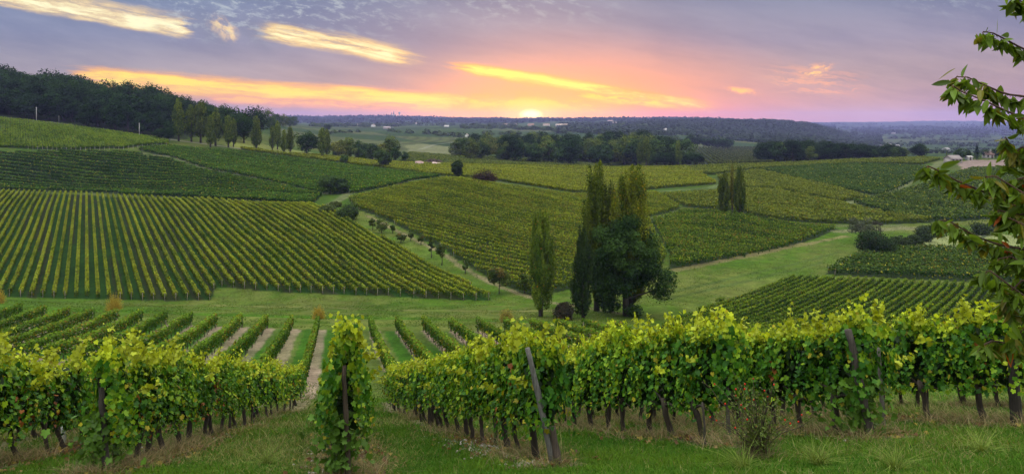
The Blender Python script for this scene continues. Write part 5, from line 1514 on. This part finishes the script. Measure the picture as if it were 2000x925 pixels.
def cherry():
    rng = np.random.RandomState(9)
    Y = 3.9
    pt = lambda u, v, dy=0.0: np.array([(u - U0) / F * (Y + dy), Y + dy, CAMZ - (v - V0) / F * (Y + dy)])
    bx, by = 4.1, 4.4
    base = np.array([bx, by, hz(bx, by)])
    root = empty("cherry_tree", base); tag(root, "cherry tree reaching in from the right edge with drooping pointed leaves", "tree")
    mb = MB()
    TR = np.array([[bx, by, base[2] - .3], [bx - .03, by, base[2] + .8], [bx + .05, by, base[2] + 1.7], [bx - .1, by, base[2] + 2.7], [bx - .05, by + .1, base[2] + 3.9]])
    V, fs = tube(TR - base, [.14, .11, .095, .07, .03], 9, rng, .1); link("trunk", make_mesh("trunk", V, fs, np.tile([0.05, 0.036, 0.03], (len(V), 1)), M_BARK, True), root)
    tw = [  # twig outline from its foot, how leafy, leaf drop
        [(2140, 60), (2060, 40), (2000, 8), (1984, -6)], [(2150, 160), (2060, 110), (2000, 97), (1962, 76), (1936, 63), (1920, 62)],
        [(2150, 240), (2060, 200), (1998, 188), (1964, 184), (1936, 172), (1905, 158), (1884, 148), (1868, 150)], [(2060, 252), (1997, 230), (1955, 212), (1922, 196), (1880, 180), (1862, 168)],
        [(2150, 380), (2040, 330), (2000, 312), (1972, 282), (1964, 268)], [(2160, 440), (2040, 396), (2000, 378), (1974, 362), (1940, 341), (1925, 345)],
        [(2040, 430), (1990, 402), (1948, 384), (1906, 368), (1864, 351), (1836, 334), (1812, 324)], [(2150, 540), (2040, 498), (2000, 486), (1948, 477), (1908, 462), (1880, 447), (1848, 428), (1834, 430)],
        [(2040, 470), (1996, 440), (1982, 400)], [(2150, 640), (2040, 596), (2000, 577), (1956, 545), (1934, 528), (1918, 532)], [(2150, 700), (2040, 684), (2000, 677), (1962, 669), (1940, 664), (1922, 672)],
        [(2060, 560), (2010, 520), (1976, 500), (1950, 505)], [(2060, 640), (2010, 610), (1985, 590), (1965, 596)], [(2060, 470), (2010, 445), (1985, 430), (1965, 425)], [(2060, 350), (2010, 345), (1985, 350), (1960, 372)], [(2080, 300), (2020, 280), (1990, 290), (1972, 318)], [(2080, 520), (2030, 540), (1995, 548), (1968, 575)], [(2080, 420), (2030, 410), (1990, 420), (1950, 410)], [(2080, 600), (2030, 625), (2000, 640), (1985, 660)],
    ]
    B = MB(); LV = []
    for ti, t in enumerate(tw):
        dy0 = rng.uniform(-.25, .35)
        P = np.array([pt(u, v, dy0 * (1 - k / len(t)) + rng.uniform(-.04, .04)) for k, (u, v) in enumerate(t)])
        P[0] = TR[min(4, max(1, int(np.argmin(np.abs(TR[:, 2] - P[0][2])))))]
        # resample
        s = np.concatenate([[0], np.cumsum(np.linalg.norm(np.diff(P, axis=0), axis=1))]); q = np.linspace(0, s[-1], 26)
        R = np.stack([np.interp(q, s, P[:, k]) for k in range(3)], 1)
        V, fs = tube(R - base, np.linspace(.016, .0035, 26), 6); B.add(V, fs, (0.055, 0.032, 0.024))
        L_ = s[-1]; pos = np.arange(L_ * .22, L_, .013)
        pos = np.concatenate([pos, np.full(5, L_)])
        for d in pos:
            c = np.array([np.interp(d, s, P[:, k]) for k in range(3)])
            for _ in range(1 + (rng.rand() < .45)):
                a = rng.uniform(0, 6.28)
                tip = np.array([cos(a) * .5 - .2, sin(a) * .45, rng.uniform(-1.3, -.45) if rng.rand() < .9 else rng.uniform(-.3, .4)]); tip /= np.linalg.norm(tip)
                stalk = tip * rng.uniform(.006, .018)
                Vs, f_ = tube(np.array([c, c + stalk]) - base, [.0016, .0012], 3, cap=False); B.add(Vs, f_, (0.12, 0.06, 0.03))
                LV.append((c + stalk, tip, rng.uniform(.072, .118), ti))
    link("branches", B.mesh("cherry_branches", M_BARK, True), root)
    n = len(LV)
    C0 = np.array([l[0] for l in LV]); T = np.array([l[1] for l in LV]); S = np.array([l[2] for l in LV])
    nr = unit(n, rng) + np.array([-.2, -.5, .35])
    C0 = C0 + T * S[:, None] * .45
    col = np.array([0.070, 0.115, 0.011]) * rng.uniform(.5, 1.8, (n, 1))
    yl = rng.rand(n) < .12; col[yl] = np.array([0.15, 0.14, 0.02]) * rng.uniform(.7, 1.1, (yl.sum(), 1))
    rd = rng.rand(n) < .014; col[rd] = np.array([0.32, 0.08, 0.018]) * rng.uniform(.6, 1.2, (rd.sum(), 1))
    V, fs, C = leaves_mesh(C0 - base, nr, T, S, col, rng, CHALF, .45, .28)
    link("leaves", make_mesh("cherry_leaves", V, fs, C, M_CHERRY), root)


cherry()


# ------------------------------------------------------------------ wild rose, grass, litter
def rose():
    rng = np.random.RandomState(12)
    x, y = at(1478, 893); z = hz(x, y); b0 = np.array([x, y, z]); s = y / F
    root = empty("wild_rose_bush", b0); tag(root, "straggly wild rose bush with red hips in front of the right vines", "bush")
    st, lf, hips = MB(), [], []
    for k in range(46):
        a = rng.normal(0, 1); L_ = rng.uniform(.5, 1.25)
        tip = np.array([np.clip(a, -1.7, 1.7) * .42, rng.normal(0, .3), L_ * np.clip(1.05 - .12 * abs(a), .5, 1)])
        mid = tip * np.array([.3, .3, .6])
        q = np.linspace(0, 1, 9)[:, None]; P = 2 * q * (1 - q) * mid + q * q * tip + rng.normal(0, .012, (9, 3)) + np.array([rng.normal(0, .06), rng.normal(0, .05), 0]) * (1 - q)
        P[0, 2] = -.1
        V, f = tube(P, np.linspace(.010, .003, 9), 4, cap=False); st.add(V, f, (0.05, 0.04, 0.025))
        for j in range(26): 
            t = rng.uniform(.25, 1); i = int(t * 8); lf.append(P[min(i, 8)] + rng.normal(0, .07, 3))
        if rng.rand() < .55: hips.append(P[-1] + rng.normal(0, .02, 3))
    # dead grass tangled round the foot
    for k in range(160):
        a = rng.uniform(0, 6.28); r = rng.uniform(0, .3); p = np.array([cos(a) * r, sin(a) * r * .7, 0]); t = p + np.array([rng.normal(0, .14), rng.normal(0, .1), rng.uniform(.1, .5)])
        V, f = tube(np.array([p, (p + t) / 2 + [0, 0, .04], t]), [.004, .003, .001], 3, cap=False); st.add(V, f, np.array([0.15, 0.115, 0.06]) * rng.uniform(.4, 1.2))
    link("stems", st.mesh("rose_stems", M_BARK), root)
    lf = np.array(lf); n = len(lf)
    V, f, C = leaves_mesh(lf, unit(n, rng) + [0, -.3, .5], unit(n, rng), rng.uniform(.03, .055, n), np.array([0.06, 0.085, 0.016]) * rng.uniform(.5, 1.6, (n, 1)), rng, CHALF * [1.5, 1])
    link("leaves", make_mesh("rose_leaves", V, f, C, M_VINE), root)
    for h in hips[:26]:
        V, f = tube(np.array([h + [0, 0, .014], h + [0, 0, .009], h, h - [0, 0, .009], h - [0, 0, .014]]), [.004, .011, .0135, .010, .003], 7)
        link("rose_hip", make_mesh("rose_hip", V, f, np.tile([0.42, 0.025, 0.012], (len(V), 1)), M_CHERRY, True), root)


rose()


def grass():
    rng = np.random.RandomState(17)

    def blades(x, y, h, w, col, lean=.45):
        n = len(x); z = height(x, y)
        a = rng.uniform(0, 2 * pi, n)
        b = np.stack([x, y, z - .01], 1)
        sd = np.stack([np.cos(a), np.sin(a), np.zeros(n)], 1) * w[:, None]
        dr = np.stack([rng.normal(0, lean, n), rng.normal(0, lean, n), np.ones(n)], 1)
        mid = b + dr * (h * .55)[:, None]
        tip = b + dr * np.array([1.9, 1.9, .95]) * h[:, None]
        V = np.stack([b - sd, b + sd, mid + sd * .7, mid - sd * .7, tip], 1).reshape(-1, 3)
        i = np.arange(n)[:, None] * 5
        return V, [i + np.array([[0, 1, 2, 3]]), i + np.array([[3, 2, 4]])], np.repeat(col, 5, 0)

    def rowdist(x, y):
        best = np.full(len(x), 9.0)
        for (x0, y0, ye, FDIR) in FROWS:
            dx, dy = x - x0, y - y0; t = dx * FDIR[0] + dy * FDIR[1]; off = np.abs(-dx * FDIR[1] + dy * FDIR[0])
            best = np.minimum(best, np.where((t > -.9) & (t < ye - y0), off, 9.0))
        return best
    # turf of the near slope
    n = 230000
    u = rng.uniform(-80, 2080, n); y = np.exp(rng.uniform(log(5.2), log(44), n)); x = (u - U0) / F * y
    rd = rowdist(x, y)
    patch = fbm(x / 1.4, y / 1.4, 3); pb = fbm(x / 5 + 4, y / 5, 3)
    keep = rng.rand(n) < np.where(rd < .42, .35, 1.0)
    x, y, rd, patch, pb = x[keep], y[keep], rd[keep], patch[keep], pb[keep]; n = len(x)
    h = (.045 + .10 * patch ** 1.5) * rng.uniform(.6, 1.5, n) * np.clip(y / 14, .85, 1.6)
    w = .0042 * np.clip(y / 8, .8, 4)
    t = np.clip((patch - .35) * 2 + rng.normal(0, .25, n), 0, 1)[:, None]
    col = np.array([0.022, 0.068, 0.005]) * (1 - t) + np.array([0.062, 0.110, 0.009]) * t
    dryp = (rng.rand(n) < np.clip((pb - .42) * 2.6, .05, .6)); col[dryp] = np.array([0.15, 0.14, 0.055]) * rng.uniform(.6, 1.2, (dryp.sum(), 1))
    col *= rng.uniform(.7, 1.3, (n, 1))
    V, f, C = blades(x, y, h, w, col)
    o = link("grass", make_mesh("grass", V, f, C, M_GRASS)); tag(o, "short green turf between the near vine rows", "grass", None, "stuff")
    # tawny dead grass under and beside the rows
    n = 120000
    xs, ys = [], []
    for (x0, y0, ye, FDIR) in FROWS:
        m = n // len(FROWS); L_ = min(22, (ye - y0) / FDIR[1]); t = L_ * rng.rand(m) ** 1.4 - .5; off = rng.normal(0, .33, m)
        xs.append(x0 + FDIR[0] * t - FDIR[1] * off); ys.append(y0 + FDIR[1] * t + FDIR[0] * off)
    x = np.concatenate(xs); y = np.concatenate(ys)
    k = fbm(x / .9 + 2, y / .9, 3) > np.where(x > 1.5, .44, .56); x, y = x[k], y[k]; n = len(x)
    col = np.array([0.20, 0.155, 0.085]) * rng.uniform(.5, 1.25, (n, 1)); gr = rng.rand(n) < .22; col[gr] = np.array([0.07, 0.11, 0.02])
    V, f, C = blades(x, y, rng.uniform(.08, .26, n), np.full(n, .0045) * np.clip(y / 9, .9, 3), col, .6)
    o = link("dry_grass", make_mesh("dry_grass", V, f, C, M_GRASS)); tag(o, "tawny dead grass in tufts along the foot of the near vines", "grass", None, "stuff")
    # long arching tufts in the front right
    for i, (uu, vv, lab) in enumerate(((1600, 905, "arching pale tuft of long grass in front of the wild rose"), (1915, 880, "dark green tuft of long grass in the right corner"), (1450, 912, "loose tuft of long grass left below the wild rose"), (1750, 915, "low spreading tuft of long grass near the bottom edge"), (520, 905, "long grass tuft on the turf left of the middle row"))):
        cx, cy = at(uu, vv); m = 150; a = rng.uniform(0, 6.28, m); r = rng.uniform(0, .09, m)
        V, f, C = blades(cx + np.cos(a) * r, cy + np.sin(a) * r, rng.uniform(.12, .30, m), np.full(m, .0045), np.array([0.11, 0.15, 0.03]) * rng.uniform(.5, 1.4, (m, 1)), .75)
        org = np.array([cx, cy, hz(cx, cy)]); o = link("grass_tuft", make_mesh("grass_tuft", V - org, f, C, M_GRASS), None, org); tag(o, lab, "grass tuft")
    # fallen leaves and stones
    n = 5200
    xs, ys = [], []
    for (x0, y0, ye, FDIR) in FROWS[1:8]:
        m = n // 7; t = rng.uniform(-.6, 12, m); off = rng.normal(0, .38, m); xs.append(x0 + FDIR[0] * t - FDIR[1] * off); ys.append(y0 + FDIR[1] * t + FDIR[0] * off)
    x = np.concatenate(xs); y = np.concatenate(ys); n = len(x)
    P = np.stack([x, y, height(x, y) + .03], 1)
    pal = np.array([[0.12, 0.055, 0.03], [0.16, 0.11, 0.05], [0.09, 0.05, 0.03], [0.2, 0.15, 0.04], [0.07, 0.045, 0.03]])
    V, f, C = leaves_mesh(P, unit(n, rng) * .5 + [0, 0, 1], unit(n, rng), rng.uniform(.05, .10, n), pal[rng.randint(5, size=n)] * rng.uniform(.7, 1.3, (n, 1)), rng, fold=.5, droop=.5)
    o = link("leaf_litter", make_mesh("leaf_litter", V, f, C, M_GRASS)); tag(o, "fallen brown vine leaves scattered under the near rows", "leaves", None, "stuff")
    n = 1500
    xs, ys = [], []
    for (x0, y0, ye, FDIR), m in ((FROWS[4], 650), (FROWS[2], 450), (FROWS[3], 250), (FROWS[6], 150)):
        t = rng.uniform(-.3, 8, m); off = rng.normal(.25, .28, m); xs.append(x0 + FDIR[0] * t - FDIR[1] * off); ys.append(y0 + FDIR[1] * t + FDIR[0] * off)
    x = np.concatenate(xs); y = np.concatenate(ys); n = len(x)
    ico = np.array([[0, 0, 1], [.9, 0, .1], [.28, .85, .15], [-.72, .53, -.05], [-.72, -.53, .1], [.28, -.85, 0], [0, 0, -1]])
    tri = np.array([[0, 1, 2], [0, 2, 3], [0, 3, 4], [0, 4, 5], [0, 5, 1], [6, 2, 1], [6, 3, 2], [6, 4, 3], [6, 5, 4], [6, 1, 5]])
    sz = rng.uniform(.012, .04, n) * np.where(rng.rand(n) < .05, 2.2, 1)
    V = (np.stack([x, y, height(x, y) + .008], 1)[:, None, :] + ico[None] * rng.uniform(.6, 1.3, (n, 7, 1)) * sz[:, None, None] * np.array([1.2, 1, .6]))
    o = link("stones", make_mesh("stones", V.reshape(-1, 3), [(np.arange(n)[:, None, None] * 7 + tri[None]).reshape(-1, 3)], np.repeat(np.array([0.26, 0.23, 0.2]) * rng.uniform(.5, 1.3, (n, 1)), 7, 0), M_STONE)); tag(o, "pale stones lying in the bare strips under the vines", "stones", None, "stuff")
    # meadow grass of the valley floor: coarser tufts
    n = 120000
    u = rng.uniform(-40, 2040, n); y = np.exp(rng.uniform(log(74), log(190), n)); x = (u - U0) / F * y
    ok = np.ones(n, bool)
    for fl in FIELDS: ok &= ~inside(fl['P'], x, y)
    x, y = x[ok], y[ok]; n = len(x)
    patch = fbm(x / 9, y / 9, 3)
    t = np.clip((patch - .3) * 2.2 + rng.normal(0, .2, n), 0, 1)[:, None]
    col = (np.array([0.030, 0.066, 0.005]) * (1 - t) + np.array([0.076, 0.085, 0.019]) * t) * rng.uniform(.75, 1.25, (n, 1))
    kk = fbm(x / 3.5, y / 3.5, 3) > .40; x, y, col = x[kk], y[kk], col[kk]; n = len(x)
    V, f, C = blades(x, y, rng.uniform(.06, .18, n), .04 * np.clip(y / 90, .8, 2), col, .6)
    o = link("meadow_grass", make_mesh("meadow_grass", V, f, C, M_GRASS)); tag(o, "mown meadow grass on the valley floor", "grass", None, "stuff")


grass()
build_haze()
